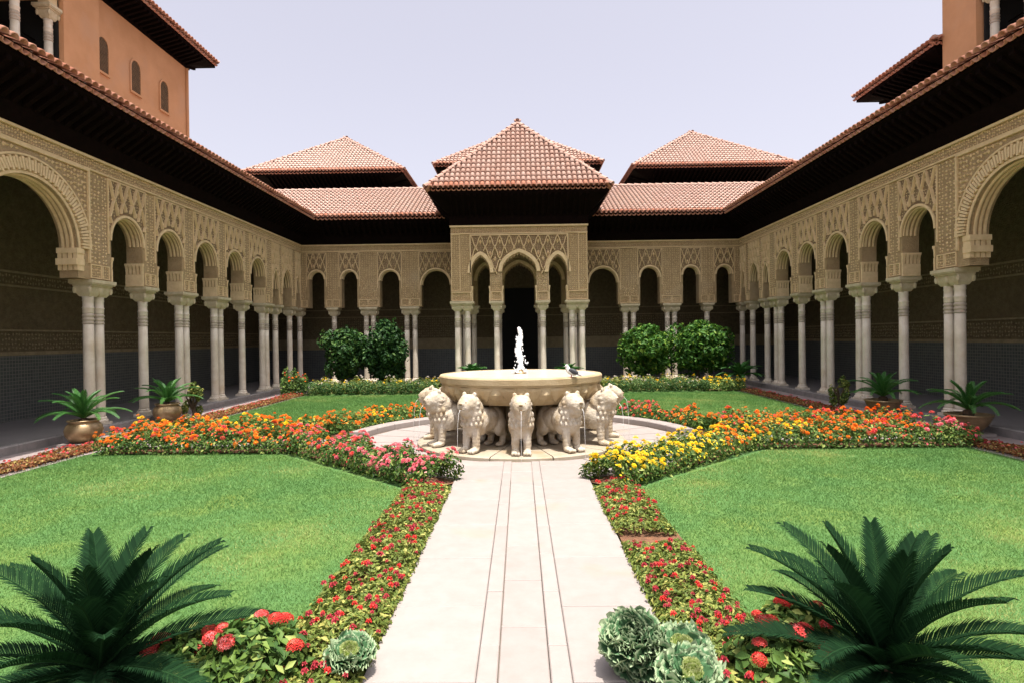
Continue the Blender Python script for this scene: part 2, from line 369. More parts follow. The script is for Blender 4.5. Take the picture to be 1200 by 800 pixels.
def column(parent, x, y, z=WALK, sc=1.):
    o = link('column', CM[0], parent); o.location = (x, y, z); o.scale = (sc, sc, sc)
    for me, nm in zip(CM[1:], ('column_base', 'neck_rings', 'column_neck', 'capital')):
        c = bpy.data.objects.new(nm, me); COL.objects.link(c); c.parent = o
    return o
ZS = 2.99                       # top of imposts
def impost(parent, x, y, hx, hy, z=ZS):
    b = MB(); zb = z - .125
    for e, z0, z1 in ((.0, zb, zb+.035), (.035, zb+.035, zb+.06), (.05, zb+.06, z)):
        b.box((x-hx-e, y-hy-e, z0), (x+hx+e, y+hy+e, z1))
    return b.build('impost', 'impost', parent)

# ------------------------------------------------------------------ arcade walls
def arch_curve(uc, half, zs, zt, kind, n=24):
    """list of (u,z) from left spring to right spring"""
    pts = []
    for i in range(n+1):
        s = -1 + 2*i/n
        if kind == 'round':
            a = math.pi*(1 - i/n); pts.append((uc + half*math.cos(a), zs + (zt-zs)*math.sin(a)))
        else:
            Rr = 1.7; x = abs(s); h = math.sqrt(Rr*Rr - (Rr-1)**2)
            z = math.sqrt(max(0, Rr*Rr - (x + Rr - 1)**2))/h
            lob = .0
            if kind == 'lobe': lob = .10*abs(math.sin(math.pi*5.5*s))*(zt-zs)
            pts.append((uc + half*s, zs + (zt-zs)*z - lob))
    return pts
def arch_bay(P, u0, u1, zb, zt, curve, t, parent, m='stucco', name='arch_wall'):
    b = MB()
    us = [u0] + [curve[0][0]] + [p[0] for p in curve] + [curve[-1][0]] + [u1]
    zz = [zb, zb] + [p[1] for p in curve] + [zb, zb]
    V = []; F = []
    for u, z in zip(us, zz):
        V += [P(u, 0, z), P(u, 0, zt), P(u, -t, z), P(u, -t, zt)]
    for i in range(len(us)-1):
        a, c = 4*i, 4*i+4
        if abs(us[i+1]-us[i]) > 1e-6: F += [(a, c, c+1, a+1), (c+2, a+2, a+3, c+3)]
        F += [(a, a+2, c+2, c)]
    b.add(V, F); return b.build(name, m, parent)
def offset_curve(curve, d):
    out = []
    for i, p in enumerate(curve):
        a = curve[max(i-1, 0)]; c = curve[min(i+1, len(curve)-1)]
        tx, tz = c[0]-a[0], c[1]-a[1]; l = math.hypot(tx, tz) or 1
        out.append((p[0] - tz/l*d, p[1] + tx/l*d))
    return out
def band(P, curve, d0, d1, w, parent, m='relief', name='archivolt', closed_bottom=None):
    A = offset_curve(curve, d0); B = offset_curve(curve, d1); b = MB(); V = []; F = []
    if closed_bottom is not None:
        A = [(A[0][0], closed_bottom)] + A + [(A[-1][0], closed_bottom)]; B = [(B[0][0], closed_bottom)] + B + [(B[-1][0], closed_bottom)]
    for (u, z), (u2, z2) in zip(A, B): V += [P(u, -.03, z), P(u, w, z), P(u2, w, z2), P(u2, -.03, z2)]
    for i in range(len(A)-1):
        a, c = 4*i, 4*i+4; F += [(a, c, c+1, a+1), (a+1, c+1, c+2, a+2), (a+2, c+2, c+3, a+3)]
    b.add(V, F); return b.build(name, m, parent)
def intrados_ribs(P, curve, parent, d=.03):
    A = curve; B = offset_curve(curve, -d)
    for w0 in (-.07, -.16, -.25):
        b = MB(); V = []; F = []
        for (u, z), (u2, z2) in zip(A, B): V += [P(u, w0, z), P(u2, w0-.008, z2), P(u2, w0-.037, z2), P(u, w0-.045, z)]
        for i in range(len(A)-1):
            a, c = 4*i, 4*i+4; F += [(a, c, c+1, a+1), (a+1, c+1, c+2, a+2), (a+2, c+2, c+3, a+3)]
        b.add(V, F); b.build('intrados_rib', 'relief', parent)
def pbox(b, P, u0, u1, z0, z1, w0, w1):
    b.hexa([P(u0,w0,z0), P(u1,w0,z0), P(u1,w1,z0), P(u0,w1,z0), P(u0,w0,z1), P(u1,w0,z1), P(u1,w1,z1), P(u0,w1,z1)])
def frame(P, u0, u1, z0, z1, wd, w, parent, m='relief', name='panel_frame', sides='lrtb'):
    b = MB()
    if 'l' in sides: pbox(b, P, u0, u0+wd, z0, z1, -.01, w)
    if 'r' in sides: pbox(b, P, u1-wd, u1, z0, z1, -.01, w)
    if 't' in sides: pbox(b, P, u0+wd, u1-wd, z1-wd, z1, -.01, w)
    if 'b' in sides: pbox(b, P, u0+wd, u1-wd, z0, z0+wd, -.01, w)
    return b.build(name, m, parent)
def rib(b, P, a, c, wd, w):
    du, dz = c[0]-a[0], c[1]-a[1]; l = math.hypot(du, dz) or 1; nu, nz = -dz/l*wd/2, du/l*wd/2
    b.add([P(a[0]+nu,-.005,a[1]+nz), P(a[0]-nu,-.005,a[1]-nz), P(c[0]-nu,-.005,c[1]-nz), P(c[0]+nu,-.005,c[1]+nz),
           P(a[0]+nu*.5,w,a[1]+nz*.5), P(a[0]-nu*.5,w,a[1]-nz*.5), P(c[0]-nu*.5,w,c[1]-nz*.5), P(c[0]+nu*.5,w,c[1]+nz*.5)],
          [(4,5,6,7), (0,3,7,4), (1,5,6,2), (0,4,5,1), (3,2,6,7)])
def boss(b, P, u, z, ru, rz, w):
    b.add([P(u-ru,-.004,z), P(u,-.004,z-rz), P(u+ru,-.004,z), P(u,-.004,z+rz), P(u,w,z)], [(0,1,4), (1,2,4), (2,3,4), (3,0,4)])
def lattice(P, u0, u1, z1, zlow, pitch, parent, w=.06, wd=.030, asp=1.5, leafb=True):
    """sebka: crossing ogee ribs with a leaf boss in every lozenge, above zlow(u)"""
    b = MB(); n = int((u1-u0)/pitch)+1; pu = (u1-u0)/max(1, round((u1-u0)/pitch)); pz = pu*asp
    ok = lambda u, z: u0 <= u <= u1 and z <= z1 and z >= zlow(u)
    zmin = z1 - 2.2
    for fam in (1, -1):
        for k in range(-16, 30):
            prev = None
            for i in range(0, 60):
                z = z1 - i*pz/6; ph = i/6.
                u = u0 + k*pu + fam*(ph*pu/2 + .035*pu*math.sin(2*math.pi*ph))
                cur = (u, z)
                if prev and ok(*prev) and ok(*cur): rib(b, P, prev, cur, wd, w)
                prev = cur
                if z < zmin: break
    if leafb:
        for j in range(0, 20):
            for k in range(-1, 30):
                u = u0 + (k + (.5 if j % 2 == 0 else 0))*pu; z = z1 - (j+.0)*pz/2
                if j == 0: continue
                if ok(u-pu*.2, z) and ok(u+pu*.2, z) and ok(u, z-pz*.3): boss(b, P, u, z, pu*.17, pz*.26, w*.8)
    if b.n: return b.build('sebka_lattice', 'relief', parent)
def ground(P, u0, u1, z1, zlow, parent):  # dark sheet behind the ribs, recess shade put into its colour
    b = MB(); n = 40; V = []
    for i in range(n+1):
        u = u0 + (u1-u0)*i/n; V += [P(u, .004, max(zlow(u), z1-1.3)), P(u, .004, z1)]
    b.add(V, [(2*i, 2*i+2, 2*i+3, 2*i+1) for i in range(n)]); return b.build('panel_shade', 'recess_shade', parent)
def carving(P, u0, u1, z0, z1, parent, zlow=None, pitch=.085, w=.030, skip=None, m='relief'):
    """low arabesque relief: rows of small turned leaf bosses"""
    pitch *= .85; b = MB(); nu = max(1, int((u1-u0)/pitch)); nz = max(1, int((z1-z0)/pitch)); pu = (u1-u0)/nu; pz = (z1-z0)/nz
    for i in range(nu):
        for j in range(nz):
            u = u0 + (i+.5)*pu; z = z0 + (j+.5)*pz
            if zlow and z - pz*.6 < zlow(u): continue
            if skip and skip(u, z): continue
            w_ = w*random.uniform(1.0, 1.9); u += random.uniform(-.2, .2)*pu; z += random.uniform(-.2, .2)*pz
            if (i+j) % 2: boss(b, P, u, z, pu*.46, pz*.26, w_)
            else: boss(b, P, u, z, pu*.26, pz*.48, w_)
    if b.n: return stuff(b.build('carved_relief', m, parent))
def zlow_of(curve, d, zb):
    C = offset_curve(curve, d); lo, hi = C[0][0], C[-1][0]
    us = [p[0] for p in C]; zs_ = [p[1] for p in C]
    def f(u):
        if u <= lo or u >= hi: return zb
        return float(np.interp(u, us, zs_))
    return f
def corbel(P, u, sgn, z0, t, parent):
    """stalactite bracket on the jamb: plain block below, flutes above; sgn points into the opening"""
    b = MB(); pj = .028
    ua, ub = sorted((u - sgn*.01, u + sgn*pj)); pbox(b, P, ua, ub, z0, z0+.26, -t-.012, .012)
    n = 5; tw = (t+.05)/n
    for i in range(n):
        w0 = -t - .025 + i*tw
        for k, (za, zc, pa, pc) in enumerate([(.265, .36, pj*.7, pj*.9), (.36, .44, pj*.9, pj*1.35), (.44, .50, pj*1.5, pj*1.6)]):
            ins = tw*.14 if k < 2 else 0
            q = lambda uu, ww, z_: P(u + sgn*uu, ww, z0 + z_)
            b.hexa([q(-.01, w0+ins, za), q(pa, w0+ins+.006, za), q(pa, w0+tw-ins-.006, za), q(-.01, w0+tw-ins, za),
                    q(-.01, w0+ins, zc), q(pc, w0+ins, zc), q(pc, w0+tw-ins, zc), q(-.01, w0+tw-ins, zc)])
    return b.build('corbel', 'relief', parent)
ZT = 5.38; TH = .36
def small_bay(P, u0, u1, uc, half, zt, kind, parent, pitch=.27, zs=None, corb=True, panel=.1):
    rise = half*1.05 if kind == 'round' else half*1.9
    zs = zt - rise if zs is None else zs
    C = arch_curve(uc, half, zs, zt, kind)
    arch_bay(P, u0, u1, ZS, ZT, C, TH, parent)
    band(P, C, .004, .055, .030, parent, closed_bottom=zs-.02)
    band(P, [(u, z) for u, z in C], -.03, -.004, -.015, parent, name='inner_archivolt')
    intrados_ribs(P, C, parent)
    zl = zlow_of(C, .07, zs)
    a, c = uc-half-panel, uc+half+panel
    a = max(a, u0+.02); c = min(c, u1-.02)
    frame(P, a-.001, c+.001, zs-.3, 5.08, .025, .026, parent, sides='lrt')
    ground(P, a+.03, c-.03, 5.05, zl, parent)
    lattice(P, a+.03, c-.03, 5.05, zl, pitch, parent, asp=1.3)
    carving(P, a+.03, c-.03, zs+.05, 5.05, parent, zlow=zl, pitch=.075, w=.012)
    for q0, q1 in ((u0+.012, a-.012), (c+.012, u1-.012)):
        if q1-q0 > .07: carving(P, q0, q1, ZS+.32, 5.08, parent, pitch=.08, w=.016)
    for q0, q1 in ((u0+.01, uc-half-.07), (uc+half+.07, u1-.01)):
        if q1-q0 > .05: frame(P, q0, q1, ZS+.03, ZS+.30, .02, .02, parent, name='inscription_panel'); carving(P, q0+.02, q1-.02, ZS+.06, ZS+.28, parent, pitch=.055, w=.012)
    if corb:
        corbel(P, uc-half, 1, ZS, TH, parent); corbel(P, uc+half, -1, ZS, TH, parent)
def big_bay(P, u0, u1, uc, half, zt, parent):
    zs = 3.55; C = arch_curve(uc, half, zs, zt, 'round', 40)
    arch_bay(P, u0, u1, ZS, ZT, C, TH, parent)
    band(P, C, .0, .05, .02, parent); band(P, C, .30, .335, .03, parent, name='outer_archivolt')
    intrados_ribs(P, C, parent, .035)
    # voussoirs, each its own piece
    for i in range(66):
        a0 = math.pi*(i+.14)/66; a1 = math.pi*(i+.86)/66
        b = MB(); q = []
        rz = zt - zs
        dd = (.055, .29) if i % 2 else (.085, .26)
        for w in (-.01, .05):
            for (aa, d) in ((a0, dd[0]), (a1, dd[0]), (a1, dd[1]), (a0, dd[1])):
                q.append(P(uc + (half+d)*math.cos(aa), w if w < 0 else w*(1.0 if d < .1 else .7), zs + (rz+d)*math.sin(aa)))
        b.hexa(q); b.build('voussoir', 'relief', parent)
    a, c = u0+.33, u1-.33
    zl = zlow_of(C, .35, zs+.05)
    frame(P, a, c, ZS+.31, 5.10, .04, .04, parent, name='alfiz_frame', sides='lrt')
    carving(P, a+.05, c-.05, zs+.1, 5.05, parent, zlow=zl, pitch=.10, w=.03)
    for q0, q1 in ((u0+.01, a-.02), (c+.02, u1-.01)):
        carving(P, q0, q1, ZS+.32, 5.08, parent, pitch=.09, w=.018); frame(P, q0, q1, ZS+.03, ZS+.30, .02, .02, parent, name='inscription_panel')
        carving(P, q0+.02, q1-.02, ZS+.06, ZS+.28, parent, pitch=.06, w=.012)
    for sgn, uu in ((1, uc-half), (-1, uc+half)):     # hanging bracket below the springing
        b = MB()
        for k, (dz0, dz1, p) in enumerate([(-.10, .0, .05), (-.20, -.10, .035), (-.32, -.20, .07), (-.42, -.32, .03)]):
            for j in range(4):
                w0 = -TH-.02 + j*(TH+.04)/4; e = .012 if k % 2 else .0
                ua, ub = sorted((uu - sgn*.14, uu + sgn*p)); pbox(b, P, ua, ub, zs+dz0, zs+dz1, w0+e, w0+(TH+.04)/4-e)
        b.build('hanging_bracket', 'relief', parent)
        # solid haunch between bracket and pier
        b = MB(); ua, ub = sorted((uu - sgn*.13, uu - sgn*.01)); pbox(b, P, ua, ub, ZS+.0, zs-.42, -TH+.01, -.01); b.build('haunch', 'stucco', parent)

def cornice(P, u0, u1, parent):
    b = MB(); pbox(b, P, u0, u1, 5.10, 5.135, -.01, .035); pbox(b, P, u0, u1, 5.33, 5.385, -.01, .05); b.build('cornice_moulding', 'relief', parent)
    carving(P, u0+.02, u1-.02, 5.14, 5.33, parent, pitch=.063, w=.018)

# ------------------------------------------------------------------ roofs
TW, TL, TR = .165, .275, .080
def tile_template(thick=False):
    b = []; nseg = 5
    V = []; F = []
    for (t, r, lift) in ((-.02, TR, .045), (TL+.05, TR*.82, .012)):
        for i in range(nseg+1):
            a = math.pi*i/nseg; V.append((r*math.cos(a), t, lift - .02 + r*1.0*math.sin(a)))
    for i in range(nseg): F.append((i, i+1, nseg+2+i, nseg+1+i))
    if thick:
        n0 = len(V)
        for i in range(nseg+1):
            a = math.pi*i/nseg; r = TR*.74; V.append((r*math.cos(a), -.02, .045-.02 + r*math.sin(a)))
        for i in range(nseg):
            F.append((i, n0+i, n0+i+1, i+1))
        n1 = len(V)
        for i in range(nseg+1):
            a = math.pi*i/nseg; r = TR*.7; V.append((r*math.cos(a), TL, .005 + r*math.sin(a)))
        for i in range(nseg): F.append((n0+i, n1+i, n1+i+1, n0+i+1))
    return np.array(V), np.array(F)
TV, TF = tile_template(); TVt, TFt = tile_template(True)
def tile_mesh():
    me = fast('roof_tile', TVt, TFt, 'tileedge', np.full(len(TVt), .1), True); return me
TILE = tile_mesh()
TILEP = fast('roof_tile', TVt, TFt, 'tile', np.full(len(TVt), .1), True)
def slope(parent, O, e, s, L, c_of, eave_parts=True, all_parts=False, maxparts=290, name='tile_courses'):
    """O: eave corner, e: unit along eave, s: unit up slope, L: slope length, c_of(t) -> (c0,c1) allowed range"""
    O, e, s = Vector(O), Vector(e).normalized(), Vector(s).normalized(); n = e.cross(s)
    if n.z < 0: n = -n
    # bed under the tiles
    b = MB(); V = []; k = 12
    for i in range(k+1):
        t = L*i/k; c0, c1 = c_of(t); V += [O+e*c0+s*(t+.03)-n*.02, O+e*c1+s*(t+.03)-n*.02]
    b.add(V, [(2*i, 2*i+1, 2*i+3, 2*i+2) for i in range(k)]); bed = b.build('tile_bed', 'tilebase', parent)
    rows = int(L/TL)+1; org = []; parts = []
    for r in range(rows):
        t = r*TL
        c0, c1 = c_of(min(t+TL*.3, L))
        k0, k1 = math.ceil((c0-.02)/TW), math.floor((c1+.02)/TW)
        for k in range(k0, k1+1):
            p = O + e*(k*TW) + s*t + n*random.uniform(-.004, .004)
            if (r == 0 and eave_parts) or all_parts: parts.append((p, r))
            else: org.append(p)
    B = Matrix((e, s, n)).transposed().to_4x4()
    if eave_parts:
        c0, c1 = c_of(0.05)
        for k in range(math.ceil(c0/TW-.5), math.floor(c1/TW-.5)+1):
            o = bpy.data.objects.new('pan_tile', TILE); COL.objects.link(o)
            place(o, bed, Matrix.Translation(O + e*((k+.5)*TW) + s*(.0) + n*.012) @ B @ Matrix.Rotation(math.pi, 4, 'Y') @ Matrix.Translation((0, 0, .03)))
    if len(parts) > maxparts: org += [p for p, _ in parts[maxparts:]]; parts = parts[:maxparts]
    B = Matrix((e, s, n)).transposed().to_4x4()
    for p, r in parts:
        o = bpy.data.objects.new('roof_tile', TILE if r == 0 else TILEP); COL.objects.link(o)
        place(o, bed, Matrix.Translation(p) @ B @ Matrix.Rotation(random.uniform(-.02, .02), 4, 'Z'))
    if org:
        A = np.array([tuple(p) for p in org]); Bm = np.array([tuple(e), tuple(s), tuple(n)])
        V = (TV @ Bm)[None] + A[:, None]; F = TF[None] + (np.arange(len(A))*len(TV))[:, None, None]
        t = np.repeat(rng.uniform(0, .6, len(A))**1.5, len(TV))
        stuff(link(name, fast(name, V.reshape(-1, 3), F.reshape(-1, 4), 'tile', t, True), bed))
    return bed
def ridge_caps(parent, a, b, r=.085):
    a, b = Vector(a), Vector(b); d = b-a; n = max(1, int(d.length/.3)); e = d.normalized()
    side = e.cross(Vector((0,0,1))).normalized(); up = side.cross(e)
    V = []; F = []
    for i in range(n):
        p0 = a + d*(i/n) ; p1 = a + d*((i+1.12)/n)
        k0 = len(V)
        for p, rr, lf in ((p0, r, .045), (p1, r*.8, .02)):
            for j in range(6):
                g = math.pi*j/5; V.append(tuple(p + side*(rr*math.cos(g)) + up*(rr*math.sin(g)+lf)))
        F += [(k0+j, k0+j+1, k0+7+j, k0+6+j) for j in range(5)]
        F += [(k0, k0+1, k0+2, k0+3), (k0, k0+3, k0+4, k0+5)]
    bm = MB(); bm.add(V, F, .15); o = bm.build('ridge_tiles', 'tile', parent, False, True); stuff(o); return o
def hip_roof(parent, x0, x1, y0, y1, ze, pitch, wall, zw, all_front=False, eave=True):
    """hip roof over rectangle of eaves; wall: (x0,x1,y0,y1) below, zw wall top. Adds tiles, caps, fascia, soffit, rafters"""
    w, d = x1-x0, y1-y0; m = min(w, d)/2; cp, sp = math.cos(pitch), math.sin(pitch); L = m/cp
    def tri(len_): return lambda t: (min(t*cp, len_/2), max(len_-t*cp, len_/2))
    slope(parent, (x0, y0, ze), (1,0,0), (0,cp,sp), L, tri(w), eave, all_front)
    slope(parent, (x1, y1, ze), (-1,0,0), (0,-cp,sp), L, tri(w), False)
    slope(parent, (x0, y1, ze), (0,-1,0), (cp,0,sp), L, tri(d), eave)
    slope(parent, (x1, y0, ze), (0,1,0), (-cp,0,sp), L, tri(d), eave)
    za = ze + m*math.tan(pitch)
    A = [(x0+m, y0+m, za), (x1-m, y1-m, za)] if w > d else [(x0+m, y0+m, za), (x1-m, y1-m, za)]
    if w >= d: r0, r1 = (x0+m, y0+m, za), (x1-m, y0+m, za)
    else: r0, r1 = (x0+m, y0+m, za), (x0+m, y1-m, za)
    near = lambda c: min((r0, r1), key=lambda q: (q[0]-c[0])**2 + (q[1]-c[1])**2)
    for c in ((x0,y0,ze), (x1,y0,ze), (x1,y1,ze), (x0,y1,ze)): ridge_caps(parent, c, near(c))
    if abs(w-d) > .3: ridge_caps(parent, r0, r1)
    soffit(parent, x0+.08, x1-.08, y0+.08, y1-.08, ze+.03, wall, zw)
def soffit(parent, x0, x1, y0, y1, ze, wall, zw):
    a0, a1, b0, b1 = wall; zt = ze - .03
    b = MB()
    O = [(x0,y0),(x1,y0),(x1,y1),(x0,y1)]; I = [(a0,b0),(a1,b0),(a1,b1),(a0,b1)]
    V = [(x,y,ze) for x,y in O] + [(x,y,ze-.19) for x,y in O] + [(x,y,zw+.25*(zt-zw)) for x,y in I] + [(x,y,zw) for x,y in I]
    # step out the foot of the soffit a little
    for i in range(4): x, y = O[i]; u, v = I[i]; V[12+i] = (u+(x-u)*.06, v+(y-v)*.06, zw); V[8+i] = (u+(x-u)*.06, v+(y-v)*.06, zw+.35*(zt-zw))
    F = []
    for k in range(3):
        for i in range(4): j = (i+1) % 4; F.append((4*k+i, 4*k+j, 4*k+4+j, 4*k+4+i))
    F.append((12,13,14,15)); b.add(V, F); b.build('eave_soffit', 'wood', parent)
    rb = MB()
    for i in range(4):
        j = (i+1) % 4; o0, o1 = Vector(O[i]), Vector(O[j]); i0, i1 = Vector(V[8+i][:2]), Vector(V[8+j][:2])
        n = int((i1-i0).length/.2); dirn = (o1-o0).normalized(); z1 = V[8][2]
        nrm = Vector((-dirn.y, dirn.x)); dist = (i0-o0).dot(nrm)
        if dist < 0: nrm = -nrm; dist = -dist
        for k in range(n):
            p = i0 + (i1-i0)*((k+.5)/n); q = p - nrm*(dist-.02)
            s = dirn*.04
            rb.hexa([(p.x-s.x,p.y-s.y,z1-.10),(p.x+s.x,p.y+s.y,z1-.10),(q.x+s.x,q.y+s.y,ze-.26),(q.x-s.x,q.y-s.y,ze-.26),
                     (p.x-s.x,p.y-s.y,z1+.02),(p.x+s.x,p.y+s.y,z1+.02),(q.x+s.x,q.y+s.y,ze-.18),(q.x-s.x,q.y-s.y,ze-.18)])
    if rb.n: stuff(rb.build('rafters', 'wood', parent))

# ------------------------------------------------------------------ side wings
XF = 8.3; YF = 22.33; XC = XF+.18; ZE = 6.26; OV = .865; XB = 10.85; YB = 25.2
PIT = R(26.5)
SB = [11.6, 13.13, 14.67, 16.37, 17.83, 19.39, 20.3, 21.56, YF]
def wing(sx, label):
    root = thing('arcade_wing', label, 'arcade', (sx*9.6, 12, WALK))
    P = lambda u, w, z: (sx*(XF - w), u, z)
    big_bay(P, 8.2, 11.6, 9.9, 1.08, 4.62, root)
    for (a, c, uc, h) in [(5.13, 6.67, 5.9, .5), (6.67, 8.2, 7.43, .5), (11.6, 13.13, 12.38, .5), (13.13, 14.67, 13.9, .5), (14.67, 16.37, 15.52, .53), (16.37, 17.83, 17.1, .48), (17.83, 19.39, 18.6, .5)]:
        small_bay(P, a, c, uc, h, 4.38, 'round', root)
    for (a, c, uc, h, zt) in [(19.39, 20.3, 19.93, .24, 4.15), (20.3, 21.56, 20.93, .40, 4.30), (21.56, YF, 21.95, .2, 4.15)]:
        small_bay(P, a, c, uc, h, zt, 'point', root, pitch=.2, zs=zt-.62, corb=False, panel=.06)
    cornice(P, 5.13, YF, root)
    for y in (5.13, 8.2, 11.6, 14.67, 16.37, 19.39):
        dd = .155 if y in (16.37, 19.39) else .14
        column(root, sx*XC, y-dd, WALK); column(root, sx*XC, y+dd, WALK); impost(root, sx*XC, y, .19, dd+.15)
    for y in (6.67, 13.13, 17.83, 20.3, 21.56):
        column(root, sx*XC, y); impost(root, sx*XC, y, .19, .19 if y < 20 else .13)
    # inner wall of the gallery
    Q = lambda u, w, z: (sx*(XB - w), u, z)
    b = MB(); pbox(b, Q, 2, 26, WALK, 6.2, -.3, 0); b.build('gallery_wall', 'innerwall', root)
    b = MB(); pbox(b, Q, 2, 25.2, WALK, 1.52, .0, .03); b.build('tile_dado', 'dado', root)
    b = MB(); pbox(b, Q, 2, 25.2, 1.52, 1.60, .0, .05); pbox(b, Q, 2, 25.2, 2.03, 2.07, 0, .04); pbox(b, Q, 2, 25.2, 2.98, 3.02, 0, .04); pbox(b, Q, 2, 25.2, 3.28, 3.32, 0, .04); b.build('wall_moulding', 'innertrim', root)
    carving(Q, 5, 25, 1.63, 2.0, root, pitch=.10, w=.018, m='innertrim')
    carving(Q, 5, 25, 3.04, 3.26, root, pitch=.09, w=.016, m='innertrim')
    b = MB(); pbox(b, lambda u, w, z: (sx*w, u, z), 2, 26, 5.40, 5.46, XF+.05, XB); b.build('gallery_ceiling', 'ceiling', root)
    # end closing wall towards the near side
    b = MB(); b.box((min(sx*XF, sx*(XB+.3)), 4.6, WALK), (max(sx*XF, sx*(XB+.3)), 4.95, 6.2)); b.build('end_wall', 'stucco', root)
    # roof
    xe = XF-OV; ye = YF-OV; cp, sp = math.cos(PIT), math.sin(PIT); L = (XB+.1-xe)/cp
    if sx < 0: slope(root, (-xe, 3.0, ZE), (0,1,0), (-cp,0,sp), L, lambda t: (0, ye-3.0+t*cp))
    else: slope(root, (xe, 3.0, ZE), (0,1,0), (cp,0,sp), L, lambda t: (0, ye-3.0+t*cp))
    ridge_caps(root, (sx*(XB+.1), 3, ZE+L*sp), (sx*(XB+.1), ye+L*cp, ZE+L*sp))
    # eave: fascia, sloping boards, frieze board
    b = MB(); X = lambda x: sx*x
    prof = [(xe+.09, ZE+.02), (xe+.09, ZE-.15), (xe+.40, ZE-.36), (XF-.20, ZE-.46), (XF-.20, ZE-.62), (XF-.06, ZT-.004), (XF+.2, ZT+.0), (XF+.3, ZE)]
    V = []; F = []
    for y, k in ((3.0, 0), (YF-.0, 1)):
        for x, z in prof: V.append((X(x), y if k == 0 else y + (XF - x if x < XF else 0)*-1, z))
    n = len(prof); F = [(i, i+1, n+i+1, n+i) for i in range(n-1)]
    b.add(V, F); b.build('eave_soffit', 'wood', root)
    rb = MB()
    y = 3.2
    while y < YF-1.0:
        rb.hexa([(X(XF-.22), y-.045, ZE-.62), (X(XF-.22), y+.045, ZE-.62), (X(xe+.13), y+.045, ZE-.26), (X(xe+.13), y-.045, ZE-.26),
                 (X(XF-.22), y-.045, ZE-.44), (X(XF-.22), y+.045, ZE-.44), (X(xe+.13), y+.045, ZE-.14), (X(xe+.13), y-.045, ZE-.14)]); y += .22
    stuff(rb.build('rafters', 'wood', root))
    return root
wing(-1, 'arcade wing of carved stucco arches below the orange tower wall with three arched windows')
wing(1, 'arcade wing of carved stucco arches below the lower tiled roof and narrow orange pier')

